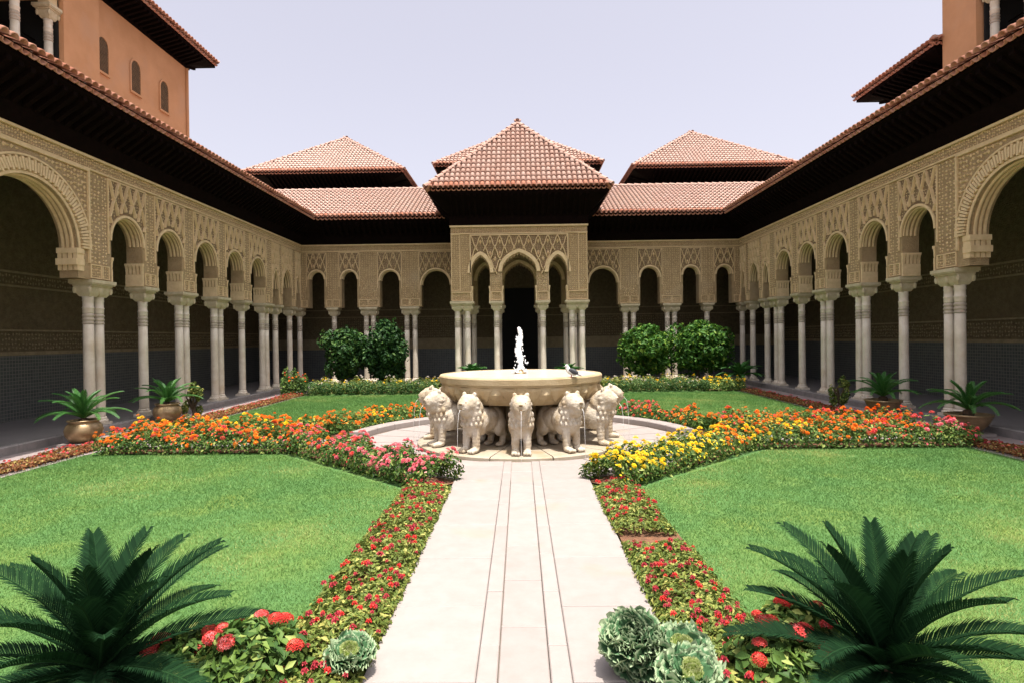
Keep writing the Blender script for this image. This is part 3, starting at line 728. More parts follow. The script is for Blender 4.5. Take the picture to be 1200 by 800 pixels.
# ------------------------------------------------------------------ end wing
def end_wing():
    root = thing('arcade_wing', 'arcade wing across the end of the court behind the projecting pavilion', 'arcade', (0, 23.8, WALK))
    P = lambda u, w, z: (u, YF - w, z)
    for sx in (-1, 1):
        for (a, c, uc, h) in [(7.12, 8.3, 7.72, .29), (5.75, 7.12, 6.47, .30), (4.17, 5.75, 4.93, .37), (2.27, 4.17, 3.17, .55)]:
            a, c, uc = (a, c, uc) if sx > 0 else (-c, -a, -uc)
            small_bay(P, a, c, uc, h, 4.39, 'round', root, pitch=.26, corb=False)
        column(root, sx*7.12, YF+.18); impost(root, sx*7.12, YF+.18, .17, .19)
        for xx, d in ((5.75, .135), (4.17, .155)):
            column(root, sx*xx-d, YF+.18); column(root, sx*xx+d, YF+.18); impost(root, sx*xx, YF+.18, d+.16, .19)
        column(root, sx*(XC-.02), YF+.18); impost(root, sx*XC, YF+.1, .16, .2)
        # corner pier above
        b = MB(); b.box((min(sx*(XF-.0), sx*(XF+.36)), YF+.001, ZS), (max(sx*XF, sx*(XF+.36)), YF+.36, ZT)); b.build('corner_pier', 'stucco', root)
    cornice(P, -XF, -2.3, root); cornice(P, 2.3, XF, root)
    Q = lambda u, w, z: (u, YB - w, z)
    # back wall with a tall central doorway
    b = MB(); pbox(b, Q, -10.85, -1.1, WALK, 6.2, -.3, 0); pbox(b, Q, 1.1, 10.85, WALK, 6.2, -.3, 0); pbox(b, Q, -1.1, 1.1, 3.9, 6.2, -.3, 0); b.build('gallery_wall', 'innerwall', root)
    b = MB(); pbox(b, Q, -10.8, -1.1, WALK, 1.35, 0, .03); pbox(b, Q, 1.1, 10.8, WALK, 1.35, 0, .03); b.build('tile_dado', 'dado', root)
    b = MB()
    for s0, s1 in ((-10.8, -1.12), (1.12, 10.8)): pbox(b, Q, s0, s1, 1.35, 1.80, 0, .045); pbox(b, Q, s0, s1, 2.7, 2.74, 0, .04); pbox(b, Q, s0, s1, 3.0, 3.04, 0, .04)
    b.build('wall_moulding', 'innertrim', root)
    for s0 in (-8, 2.2): carving(Q, s0, s0+5.8, 1.84, 2.68, root, pitch=.11, w=.016, m='innertrim')
    b = MB(); b.box((-1.6, YB+.3, WALK), (1.6, YB+.34, 4.2)); b.build('doorway_shade', 'dark', root)  # near-black sheet: unlit depth beyond the doorway painted as colour
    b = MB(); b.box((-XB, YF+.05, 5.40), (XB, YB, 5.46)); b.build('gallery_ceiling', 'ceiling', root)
    xe = XF-OV; ye = YF-OV; cp, sp = math.cos(PIT), math.sin(PIT); L = (25.3-ye)/cp
    slope(root, (-xe, ye, ZE), (1,0,0), (0,cp,sp), L, lambda t: (-t*cp, 2*xe+t*cp))
    ridge_caps(root, (-xe-L*cp, 25.3, ZE+L*sp), (xe+L*cp, 25.3, ZE+L*sp))
    prof = [(ye+.09, ZE+.02), (ye+.09, ZE-.15), (ye+.40, ZE-.36), (YF-.20, ZE-.46), (YF-.20, ZE-.62), (YF-.06, ZT-.004), (YF+.2, ZT), (YF+.3, ZE)]
    V = []; b = MB()
    for sx in (-1, 1):
        for y, z in prof: V.append((sx*(XF - (YF - y if y < YF else 0)), y, z))
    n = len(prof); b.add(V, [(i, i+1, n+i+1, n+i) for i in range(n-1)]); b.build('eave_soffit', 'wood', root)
    rb = MB(); x = -XF+1.0
    while x < XF-1.0:
        rb.hexa([(x-.045, YF-.22, ZE-.62), (x+.045, YF-.22, ZE-.62), (x+.045, ye+.13, ZE-.26), (x-.045, ye+.13, ZE-.26),
                 (x-.045, YF-.22, ZE-.44), (x+.045, YF-.22, ZE-.44), (x+.045, ye+.13, ZE-.14), (x-.045, ye+.13, ZE-.14)]); x += .22
    stuff(rb.build('rafters', 'wood', root))
    # high wall closing the roof at the back
    return root
end_wing()

# ------------------------------------------------------------------ projecting pavilion
PY = 19.6; PW = 2.27; PZT = 5.5
def triple(P, parent, zt_wall, detail=True, m='stucco'):
    bays = [(-PW, -.78, -1.285, .305, 4.50, 3.95, 'lobe'), (-.78, .78, 0, .57, 4.58, 3.98, 'lobe'), (.78, PW, 1.285, .305, 4.50, 3.95, 'lobe')]
    curves = []
    for (a, c, uc, h, zt, zs, kd) in bays:
        C = arch_curve(uc, h, zs, zt, kd, 48); curves.append(C)
        arch_bay(P, a, c, ZS, zt_wall, C, TH, parent, m)
        Cs = arch_curve(uc, h, zs, zt+.01, 'point', 32)
        band(P, Cs, .012, .13, .05, parent, closed_bottom=zs-.02)
        if detail: corbel(P, uc-h, 1, ZS, TH, parent); corbel(P, uc+h, -1, ZS, TH, parent)
    if not detail: return
    fs = [zlow_of(arch_curve(uc, h, zs, zt, 'point', 32), .125, 3.86) for (a, c, uc, h, zt, zs, kd) in bays]
    zl = lambda u: max(f(u) for f in fs)
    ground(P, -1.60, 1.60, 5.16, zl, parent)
    lattice(P, -1.60, 1.60, 5.16, zl, .32, parent, w=.075, wd=.042, asp=1.2)
    frame(P, -1.64, 1.64, 3.9, 5.20, .035, .05, parent, name='alfiz_frame', sides='lrt')
    carving(P, -1.6, 1.6, 3.9, 5.15, parent, zlow=zl, pitch=.07, w=.012)
    for s in (-1, 1):
        q0, q1 = sorted((s*1.66, s*1.93)); carving(P, q0, q1, ZS+.35, 5.2, parent, pitch=.075, w=.018)
        q0, q1 = sorted((s*1.97, s*2.25)); carving(P, q0, q1, ZS+.35, 5.2, parent, pitch=.075, w=.018); frame(P, q0-.012, q1+.012, ZS+.33, 5.22, .022, .03, parent)
        q0, q1 = sorted((s*1.62, s*2.26)); frame(P, q0, q1, ZS+.02, ZS+.31, .022, .03, parent, name='inscription_panel'); carving(P, q0+.03, q1-.03, ZS+.05, ZS+.28, parent, pitch=.06, w=.014)
        q0, q1 = sorted((s*.60, s*.96)); frame(P, q0, q1, ZS+.02, ZS+.31, .022, .03, parent, name='inscription_panel'); carving(P, q0+.03, q1-.03, ZS+.05, ZS+.28, parent, pitch=.06, w=.014)
        carving(P, q0+.04, q1-.04, ZS+.34, 3.9, parent, pitch=.075, w=.016)
    b = MB(); pbox(b, P, -PW, PW, 5.22, 5.25, -.01, .04); pbox(b, P, -PW-.03, PW+.03, zt_wall-.05, zt_wall+.004, -.01, .06); b.build('cornice_moulding', 'relief', parent)
    carving(P, -PW+.02, PW-.02, 5.26, zt_wall-.06, parent, pitch=.066, w=.018)
def pavilion():
    root = thing('garden_pavilion', 'projecting square pavilion with pyramid tiled roof and three lobed arches behind the fountain', 'pavilion', (0, 20.9, WALK))
    P = lambda u, w, z: (u, PY - w, z)
    triple(P, root, PZT)
    for s in (-1, 1):
        for xx in (1.75, 2.09): column(root, s*xx, PY+.18)
        impost(root, s*1.92, PY+.18, .35, .20)
        column(root, s*.775, PY+.18); impost(root, s*.775, PY+.18, .19, .20)
        for xx in (1.75, 2.09): column(root, s*xx, YF+.18)
        impost(root, s*1.92, YF+.18, .35, .2); column(root, s*.775, YF+.18); impost(root, s*.775, YF+.18, .19, .2)
        # flank with one arch
        G = lambda u, w, z, s=s: (s*(PW + w), u, z)
        C = arch_curve((PY+YF)/2+.15, .62, 3.9, 4.5, 'round')
        arch_bay(G, PY+TH+.003, YF-.003, ZS, PZT, C, TH, root); band(G, C, .01, .08, .03, root, closed_bottom=3.88)
        carving(G, PY+.4, YF-.05, 3.4, PZT-.1, root, zlow=zlow_of(C, .1, 3.4), pitch=.09)
        column(root, s*(PW-.18), PY+.62); impost(root, s*(PW-.18), PY+.60, .19, .19)
    B = lambda u, w, z: (u, YF - w, z)
    triple(B, root, PZT, False)
    b = MB(); b.box((-PW+.37, PY+.37, 5.42), (PW-.37, YF-.01, 5.48)); b.build('ceiling', 'ceiling', root)
    ye = 18.72; hw = 2.97; zc = 6.56
    hip_roof(root, -hw, hw, ye, ye+2*hw, zc, R(45.8), (-PW, PW, PY, ye+2*hw-.6), PZT, all_front=True)
    return root
pavilion()

# ------------------------------------------------------------------ buildings behind and towers
def back_block(name, label, x0, x1, y0, y1, ze, pitch, ov=1.05, zw=None):
    root = thing(name, label, 'building', ((x0+x1)/2, (y0+y1)/2, 0))
    zw = zw or ze-.62
    b = MB(); b.box((x0+ov, y0+ov, 0), (x1-ov, y1-ov, zw)); b.build('wall', 'orange', root)
    hip_roof(root, x0, x1, y0, y1, ze, pitch, (x0+ov, x1-ov, y0+ov, y1-ov), zw)
    return root
back_block('roof_pavilion', 'block with low hipped tile roof rising behind the end wing, beside the arched-window tower', -12.55, -5.15, 26.6, 34.0, 9.42, R(36))
back_block('roof_pavilion', 'block with low hipped tile roof rising behind the end wing, opposite the arched-window tower', 5.15, 12.55, 26.6, 34.0, 9.42, R(36))
back_block('roof_pavilion', 'hipped tile roof block mostly hidden behind the pyramid roof of the pavilion', -3.9, 3.9, 27.0, 34.8, 9.75, R(36))

def tower_left():
    root = thing('tower', 'tall orange rendered tower with three small arched lattice windows in a row', 'tower', (-13, 12, 0))
    X = -11.0; y0, y1 = 5.0, 19.5; zw = 10.85
    b = MB(); b.box((-16.5, 15.2, 0), (X, y1, zw)); b.box((-16.5, 4.9, 0), (X-1.5, 15.2, zw)); b.build('wall', 'orange', root)
    b = MB(); b.box((X-1.5, 14.0, 5.0), (X+.16, 15.2, zw)); b.build('pier', 'orange', root)
    # downpipe corner strip
    b = MB(); b.tube([(X+.03, y1-.02, 7.2), (X+.03, y1-.02, zw-.02)], .05, 8); b.build('drain_pipe', 'orange', root)
    for yc in (15.52, 16.86, 18.22):
        P = lambda u, w, z: (X + w, u, z)
        C = arch_curve(yc, .20, 9.62, 9.86, 'round', 12)
        band(P, C, 0, .05, .035, root, 'orange', 'window_surround', closed_bottom=8.94)
        b = MB(); pbox(b, P, yc-.25, yc+.25, 8.88, 8.94, -.01, .05); b.build('sill', 'orange', root)
        b = MB(); V = [P(yc-.2, .012, 8.94)] + [P(u, .012, z) for u, z in C] + [P(yc+.2, .012, 8.94)]; b.add(V, [tuple(range(len(V)))]); wn = b.build('window', 'lattice', root)
        lb = MB()
        for k in range(-7, 16):
            for fam in (1, -1):
                pv = None
                for i in range(24):
                    z = 8.95 + i*.04; u = yc + (k*.07 - .28) + fam*(z-8.95)*.6
                    zc = 9.62 + .24*math.sqrt(max(0, 1-((u-yc)/.2)**2)) if abs(u-yc) < .2 else -1
                    cur = (u, z) if z < zc-.01 else None
                    if pv and cur: rib(lb, lambda u, w, z: (X + .012 + w, u, z), pv, cur, .014, .012)
                    pv = cur
        lb.build('lattice_screen', 'lattice', wn)
    loggia(root, -1)
    hip_roof(root, -17.2, X+.72, 4.0, y1+.72, 11.30, R(24), (-16.5, X, 4.9, y1), zw)
    return root
def loggia(root, sx):
    X = 11.0
    b = MB(); b.box((min(sx*(X+1.45), sx*(X+1.49)), 4.9, 6), (max(sx*(X+1.45), sx*(X+1.49)), 14.0, 10.8 if sx < 0 else 12.58)); b.build('loggia_back_shade', 'dark', root)  # near-black sheet before the wall, interior shade painted in
    b = MB(); b.box((min(sx*(X-.05), sx*(X+1.45)), 13.95, 7.0), (max(sx*(X-.05), sx*(X+1.45)), 13.985, 9.95)); b.build('loggia_side_shade', 'dark', root)  # near-black sheet over the pier's inner face, standing for shade
    b = MB(); b.box((min(sx*(X-.12), sx*(X+.3)), 4.9, 9.95), (max(sx*(X-.12), sx*(X+.3)), 13.94, 10.84 if sx < 0 else 12.58)); b.build('loggia_lintel', 'stucco', root)
    b = MB(); b.box((min(sx*(X-.1), sx*(X+1.45)), 4.9, 6.9), (max(sx*(X-.1), sx*(X+1.45)), 13.99, 7.0)); b.build('loggia_floor', 'paving', root)
    for y in (13.83, 12.9, 11.5, 10.1):
        column(root, sx*(X+.08), y, 7.0, .95); impost(root, sx*(X+.08), y, .17, .17, 9.72)
        c = MB(); c.box((sx*(X+.08)-.13, y-.13, 9.72), (sx*(X+.08)+.13, y+.13, 9.95)); c.build('loggia_block', 'relief', root)
    for z in (7.9, 8.45, 9.0):
        b = MB(); b.tube([(sx*(X+.5), 5, z), (sx*(X+.5), 13.99, z)], .018, 6); b.build('railing_bar', 'wood', root)
def tower_right():
    root = thing('tower', 'orange rendered pier and open loggia with marble columns, next to a lower tiled roof', 'tower', (13, 12, 0))
    X = 11.0; zw = 12.6
    b = MB(); b.box((X+1.5, 4.9, 0), (16.5, 15.15, zw)); b.build('wall', 'orange', root)
    b = MB(); b.box((X-.18, 14.05, 5.0), (X+1.5, 15.15, zw)); b.build('pier', 'orange', root)
    loggia(root, 1)
    hip_roof(root, X-.75, 17.2, 4.0, 15.9, 13.2, R(24), (X, 16.5, 4.9, 15.15), zw)
    return root
tower_left(); tower_right()
back_block('roof_block', 'lower tiled roof block with dark eaves beyond the narrow orange pier', 10.62, 17.0, 15.16, 18.85, 9.2, R(24), ov=.75, zw=8.75)

# ------------------------------------------------------------------ fountain
fx, fy = FC
def disc(name, r0, r1, z, m, a0=0, a1=2*math.pi, n=96):
    b = MB(); V = []
    for i in range(n+1):
        a = a0 + (a1-a0)*i/n; V += [(fx+r0*math.cos(a), fy+r0*math.sin(a), z), (fx+r1*math.cos(a), fy+r1*math.sin(a), z)]
    b.add(V, [(2*i, 2*i+1, 2*i+3, 2*i+2) for i in range(n)]); return b.build(name, m)
court = struct(disc('fountain_court', .1, 2.86, .012, 'pathgap'))
for k in range(24):        # radial paving stones round the plinth
    a0 = 2*math.pi*(k+.02)/24; a1 = 2*math.pi*(k+.98)/24
    b = MB(); q = []
    for z in (.0, .0185):
        for a, r in ((a0, 1.76), (a1, 1.76), (a1, 2.80), (a0, 2.80)): q.append((fx+r*math.cos(a), fy+r*math.sin(a), z))
    b.hexa(q); b.build('paving_stone', 'path', court)
for q in range(4):         # kerb of the round court
    aA = R(q*90 + 10 if q in (0, 2) else q*90 + 20); aB = R(q*90 + 70 if q in (0, 2) else q*90 + 80)
    # gaps at the paths: sides +-7 deg, front and back +-18 deg
    lo = [8, 107, 188, 287][q]; hi = [73, 172, 253, 352][q]
    if q > 1: continue          # in front the hedges grow up to the paving
    for k in range(6):
        a0 = R(lo + (hi-lo)*(k+.01)/6); a1 = R(lo + (hi-lo)*(k+.99)/6); b = MB(); V = []; F = []; n = 4
        for i in range(n+1):
            a = a0 + (a1-a0)*i/n
            for r, z in ((2.82, -.02), (2.82, .115), (2.835, .13), (3.08, .13), (3.095, .115), (3.095, -.02)): V.append((fx+r*math.cos(a), fy+r*math.sin(a), z))
        for i in range(n):
            for j in range(5): F.append((6*i+j, 6*i+j+1, 6*i+7+j, 6*i+6+j))
        F += [tuple(range(6)), tuple(6*n+j for j in range(6))]
        b.add(V, F); b.build('kerb_stone', 'path', court)

def fountain():
    root = thing('fountain', 'round carved stone fountain basin raised above the ring of stone lions', 'fountain', (fx, fy, 0))
    # plinth of twelve curved stones
    for k in range(12):
        a0 = R(30*k - 75 + .3); a1 = R(30*k - 45 - .3); b = MB(); V = []; F = []; n = 5
        for i in range(n+1):
            a = a0 + (a1-a0)*i/n
            for r, z in ((.3, .075), (1.70, .075), (1.74, .06), (1.74, .0), (.3, 0)): V.append((fx+r*math.cos(a), fy+r*math.sin(a), z+.004))
        for i in range(n):
            for j in range(4): F.append((5*i+j, 5*i+j+1, 5*i+6+j, 5*i+5+j))
        F += [(0,1,2,3,4), tuple(5*n+j for j in range(5))]
        b.add(V, F); b.build('plinth_stone', 'plinth', root)
    b = MB(); b.lathe([(.34, .08), (.34, .14), (.27, .18), (.25, .6), (.32, .68), (.45, .76)], 16, (fx, fy, 0)); b.build('pedestal', 'stone', root, True)
    def rf(r, a, z):
        if z > 1.02 or z < .74 or r < .95: return r
        k = (a/(2*math.pi)*22) % 1; tri = 1-abs(2*k-1); t = (1.03-z)/.30
        return r*(1 + .075*min(1, max(0, tri*1.5 - t))*(1-abs(2*t-1)) - .012)
    prof = [(.42, .75), (1.08, .735), (1.16, .745), (1.215, .785), (1.26, .845), (1.295, .915), (1.317, .98), (1.33, 1.03), (1.345, 1.035), (1.345, 1.055), (1.365, 1.06), (1.37, 1.145), (1.355, 1.165), (1.27, 1.168), (1.255, 1.15), (1.0, 1.06), (.02, 1.03)]
    b = MB(); b.lathe(prof, 176, (fx, fy, 0), rf, cap=False)
    o = b.build('basin', 'stone', root)
    pr = [(1.16, .745), (1.215, .785), (1.26, .845), (1.295, .915), (1.317, .98), (1.33, 1.03)]
    rz = lambda z: float(np.interp(z, [p[1] for p in pr], [p[0] for p in pr]))
    for k in range(22):
        ac = 2*math.pi*(k+.5)/22 - math.pi/2; b = MB(); V = []; F = []; n = 6
        for i in range(n+1):
            t = i/n; z = 1.012 - .215*t; hw = .5*2*math.pi/22*.92*(1-t)**.8
            for sgn, e in ((-1, .0), (-.75, .030), (0, .042), (.75, .030), (1, .0)):
                a = ac + sgn*hw; r = rz(z) - .012 + e*(1 if i else .6); V.append((fx+r*math.cos(a), fy+r*math.sin(a), z))
        for i in range(n):
            for j in range(4): F.append((5*i+j, 5*i+j+1, 5*i+6+j, 5*i+5+j))
        F.append((0, 1, 2, 3, 4)); b.add(V, F); b.build('lotus_petal', 'stone', o)
    b = MB(); b.lathe([(.01, 1.160), (1.266, 1.160)], 64, (fx, fy, 0), cap=False); b.build('water_surface', 'water', root, True)
    b = MB(); b.lathe([(.10, 1.10), (.10, 1.18), (.05, 1.2), (.035, 1.24)], 12, (fx, fy, 0)); b.build('nozzle', 'bronze', root, True)
fountain()

def remesh(b, name, m, vox=.012, it=6, disp=None):
    me = bpy.data.meshes.new('tmp'); me.from_pydata(b.v, [], b.f); o = bpy.data.objects.new('tmp', me); COL.objects.link(o)
    r = o.modifiers.new('r', 'REMESH'); r.mode = 'VOXEL'; r.voxel_size = vox
    s = o.modifiers.new('s', 'SMOOTH'); s.iterations = it; s.factor = .5
    if disp:
        tx = bpy.data.textures.new('clouds', 'CLOUDS'); tx.noise_scale = disp[1]; d = o.modifiers.new('d', 'DISPLACE'); d.texture = tx; d.strength = disp[0]; d.mid_level = .5; d.texture_coords = 'LOCAL'
    dg = bpy.context.evaluated_depsgraph_get(); ev = o.evaluated_get(dg); out = bpy.data.meshes.new_from_object(ev)
    bpy.data.objects.remove(o); bpy.data.meshes.remove(me)
    out.name = name; out.materials.clear(); out.materials.append(M[m]); out.polygons.foreach_set('use_smooth', [True]*len(out.polygons)); return out
def ell(b, c, r, rot=None, n=14):
    V = []; F = []
    for k in range(n+1):
        th = math.pi*k/n
        for i in range(n*2):
            a = math.pi*i/n; p = Vector((r[0]*math.sin(th)*math.cos(a), r[1]*math.sin(th)*math.sin(a), r[2]*math.cos(th)))
            if rot is not None: p = rot @ p
            V.append((c[0]+p.x, c[1]+p.y, c[2]+p.z))
    m = n*2
    for k in range(n):
        for i in range(m):
            j = (i+1) % m; F.append((k*m+i, (k+1)*m+i, (k+1)*m+j, k*m+j))
    b.add(V, F)
def cap(b, p, q, r0, r1, n=8):
    p, q = Vector(p), Vector(q); k = 6
    for i in range(k+1):
        t = i/k; c = p.lerp(q, t); r = r0 + (r1-r0)*t; ell(b, c, (r, r, r), None, n)
def lion_mesh():
    b = MB()
    ell(b, (.13, 0, .50), (.19, .165, .27)); ell(b, (-.02, 0, .48), (.26, .19, .23)); ell(b, (-.24, 0, .47), (.34, .18, .20)); ell(b, (-.50, 0, .44), (.20, .175, .23))
    for s in (-1, 1):
        ell(b, (.07, s*.10, .45), (.17, .105, .19))                         # shoulder
        cap(b, (.18, s*.088, .42), (.20, s*.092, .07), .080, .062)
        ell(b, (.26, s*.092, .045), (.11, .068, .046))
        ell(b, (-.48, s*.11, .36), (.17, .09, .19)); cap(b, (-.50, s*.115, .28), (-.58, s*.115, .20), .075, .065); cap(b, (-.58, s*.115, .20), (-.55, s*.115, .06), .06, .055)
        ell(b, (-.48, s*.115, .04), (.11, .065, .042))
        for t in (-.048, 0, .048): ell(b, (.345, s*.090+t, .036), (.036, .022, .033), None, 8)
        ell(b, (.235, s*.098, .925), (.03, .040, .045), None, 8)            # ear
        ell(b, (.345, s*.068, .845), (.05, .05, .032), None, 8)             # brow
        ell(b, (.40, s*.05, .735), (.06, .06, .06), None, 8); ell(b, (.20, s*.085, .66), (.12, .085, .18), None, 8)              # cheek
        ell(b, (.24, s*.10, .78), (.12, .06, .13), None, 8)                 # ruff
    ell(b, (.13, 0, .68), (.17, .165, .18)); ell(b, (.19, 0, .76), (.15, .16, .16)); ell(b, (.27, 0, .82), (.14, .14, .115)); ell(b, (.34, 0, .77), (.13, .135, .115)); ell(b, (.37, 0, .70), (.10, .105, .06))
    ell(b, (.45, 0, .79), (.03, .042, .026), None, 8); ell(b, (.31, 0, .655), (.11, .12, .10))
    cap(b, (-.66, 0, .48), (-.70, 0, .25), .03, .028)
    for i in range(13):                                                     # ruff of locks round the face
        a = math.pi*2*i/13; ell(b, (.225 - .03*math.cos(a), .152*math.sin(a), .765 + .145*math.cos(a)*.9), (.045, .034, .034), None, 7)
    for row in range(3):                                                    # chest and shoulder locks
        for i in range(7):
            a = (i-3)*.42 + (row % 2)*.2; ell(b, (.13 + .19*math.cos(a), .185*math.sin(a), .62 - .085*row), (.028, .030, .045), None, 7)
    return remesh(b, 'lion_statue', 'lion', .0115, 4, (.010, .05))
LM = lion_mesh()
sp = MB(); sp.tube([(.41, 0, .725), (.49, 0, .72)], .014, 8); SPM = sp.mesh('spout', 'bronze')
st = MB(); st.tube([(.48, 0, .72), (.53, .004, .66), (.555, .0, .50), (.565, -.003, .28), (.568, .002, -.06)], [.003, .0028, .0025, .0025, .003], 6); STM = st.mesh('water_stream', 'foam', True)
eb = MB(); 
for s in (-1, 1): ell(eb, (.415, s*.062, .815), (.024, .022, .016), None, 6)
EYEM = eb.mesh('eyes', 'crease', True)
nb = MB(); ell(nb, (.468, 0, .79), (.02, .03, .018), None, 8); NOM = nb.mesh('nose', 'crease', True)
mb = MB(); mb.tube([(.40, -.088, .698), (.452, -.05, .706), (.466, 0, .716), (.452, .05, .706), (.40, .088, .698)], .007, 6); MOM = mb.mesh('mouth', 'crease', True)
LIONS = ['pale stone lion facing straight down the near paved path', 'pale stone lion between the path-facing lion and the yellow hedge', 'pale stone lion turned towards the middle of the yellow hedge',
  'pale stone lion facing the side path to the low bronze bowls', 'pale stone lion turned towards the red and coral hedge', 'pale stone lion beside the pavilion-facing one, on the coral hedge side',
  'pale stone lion facing the pavilion, hidden behind the basin', 'pale stone lion beside the pavilion-facing one, on the orange hedge side', 'pale stone lion turned towards the orange and yellow hedge',
  'pale stone lion facing the side path to the round bronze pots', 'pale stone lion turned towards the middle of the pink hedge', 'pale stone lion between the path-facing lion and the pink hedge']
for k in range(12):
    a = R(-90 + 30*k); r = 1.30
    o = link('stone_lion', LM); o.scale = (.93, .93, .93); o.location = (fx + r*math.cos(a), fy + r*math.sin(a), .079); o.rotation_euler = (0, 0, a)
    tag(o, LIONS[k], 'lion statue', 'stone lions carrying the basin')
    for me, nm in ((SPM, 'spout'), (EYEM, 'eyes'), (NOM, 'nose'), (MOM, 'mouth'), (STM, 'water_stream')):
        c = bpy.data.objects.new(nm, me); COL.objects.link(c); c.parent = o
# water jet and the thin streams from the lions' mouths
b = MB()
zz = [1.16, 1.25, 1.36, 1.5, 1.62, 1.74, 1.84, 1.91]
for i in range(60):
    t = i/59; z = 1.2 + .70*t; wob = .03*math.sin(t*9) ; r = .018 + .034*math.sin(min(1, t*1.1)*math.pi*.88)**1.2 + (.018 if t < .12 else 0)
    ell(b, (fx - .012 + wob*.6 + rng.normal(0, .012), fy + rng.normal(0, .012), z), (r*rng.uniform(.7, 1.15),)*2 + (.045,), None, 6)
for i in range(70):
    t = rng.uniform(0, 1)**1.4; a = rng.uniform(0, 6.28); q = rng.uniform(.05, .13)*(1.15-.5*t); e_ = rng.uniform(.006, .011); ell(b, (fx + q*math.cos(a), fy + q*math.sin(a), 1.18 + .68*t), (e_, e_, e_*1.8), None, 5)
o = link('water_jet', remesh(b, 'water_jet', 'foam', .006, 1, (.025, .022))); tag(o, 'white foaming jet of water rising from the fountain basin', 'water jet')

def bird():
    b = MB(); ell(b, (0, 0, .075), (.085, .045, .045), Matrix.Rotation(R(25), 3, 'Y')); ell(b, (-.055, 0, .12), (.035, .03, .05)); ell(b, (-.07, 0, .165), (.028, .025, .026)); ell(b, (-.10, 0, .16), (.02, .007, .007))
    o = link('pigeon', remesh(b, 'pigeon', 'bird_white', .006, 3)); o.location = (.77, 8.90, 1.166); o.rotation_euler = (0, 0, R(-15))
    tag(o, 'small white and grey pigeon perched on the fountain rim', 'pigeon')
    t = MB(); t.hexa([(.05,-.03,.05),(.15,-.02,.015),(.15,.02,.015),(.05,.03,.05),(.05,-.03,.065),(.15,-.02,.022),(.15,.02,.022),(.05,.03,.065)])
    ell(t, (.03, .035, .085), (.075, .014, .035), Matrix.Rotation(R(25), 3, 'Y'), 8); ell(t, (.03, -.035, .085), (.075, .014, .035), Matrix.Rotation(R(25), 3, 'Y'), 8)
    c = bpy.data.objects.new('wings_and_tail', t.mesh('wings_and_tail', 'bird_dark', True)); COL.objects.link(c); c.parent = o
    l = MB()
    for s in (-1, 1): l.tube([(0, s*.018, .045), (-.005, s*.018, .003)], .005, 5); l.box((-.028, s*.018-.006, 0), (.008, s*.018+.006, .005))
    c = bpy.data.objects.new('legs', l.mesh('legs', 'redf')); COL.objects.link(c); c.parent = o
bird()

# ------------------------------------------------------------------ plants
def flower_mesh(name, m, r=.032, layers=3, pet=9):
    b = MB()
    for l in range(layers):
        n = pet - 2*l; rr = r*(1 - .28*l); z = .006 + .010*l
        for i in range(n):
            a = 2*math.pi*(i + .5*l)/n; ca, sa = math.cos(a), math.sin(a); wd = rr*.42
            b.add([(0, 0, z), (rr*.6*ca - wd*sa, rr*.6*sa + wd*ca, z+.010), (rr*ca, rr*sa, z - .004*(2-l) + .004), (rr*.6*ca + wd*sa, rr*.6*sa - wd*ca, z+.010)], [(0,3,2), (0,2,1)], random.uniform(.1, .8))
    return b.mesh(name, m, False, True)
def cluster_mesh(name, m, r=.05, n=34):
    b = MB()
    for i in range(n):
        z = 1 - (i+.5)/n*1.15; a = i*2.39996; q = math.sqrt(max(0, 1-z*z)); d = Vector((q*math.cos(a), q*math.sin(a), z)); c = d*r*random.uniform(.85, 1.08); c.z *= .75
        u = d.orthogonal().normalized(); v = d.cross(u); g = random.uniform(0, 1.5); s = r*.34; t = random.uniform(0, .9)
        for k in range(4):
            h = g + k*math.pi/2; e = u*math.cos(h) + v*math.sin(h); f = u*(-math.sin(h)) + v*math.cos(h)
            b.add([c, c+e*s*.6+f*s*.33+d*.004, c+e*s, c+e*s*.6-f*s*.33+d*.004], [(0,1,2), (0,2,3)], t)
    return b.mesh(name, m, False, True)
FL = {k: [flower_mesh('flower_head', k, .036 + .006*i) for i in range(2)] + [cluster_mesh('flower_head', k, .036, 20)] for k in ('pinkf', 'orangef', 'yellowf', 'redf', 'whitef', 'coralf')}
SM = {k: flower_mesh('flower_head', k, .024, 2, 6) for k in ('crimsonf', 'redf', 'coralf', 'orangef', 'pinkf')}

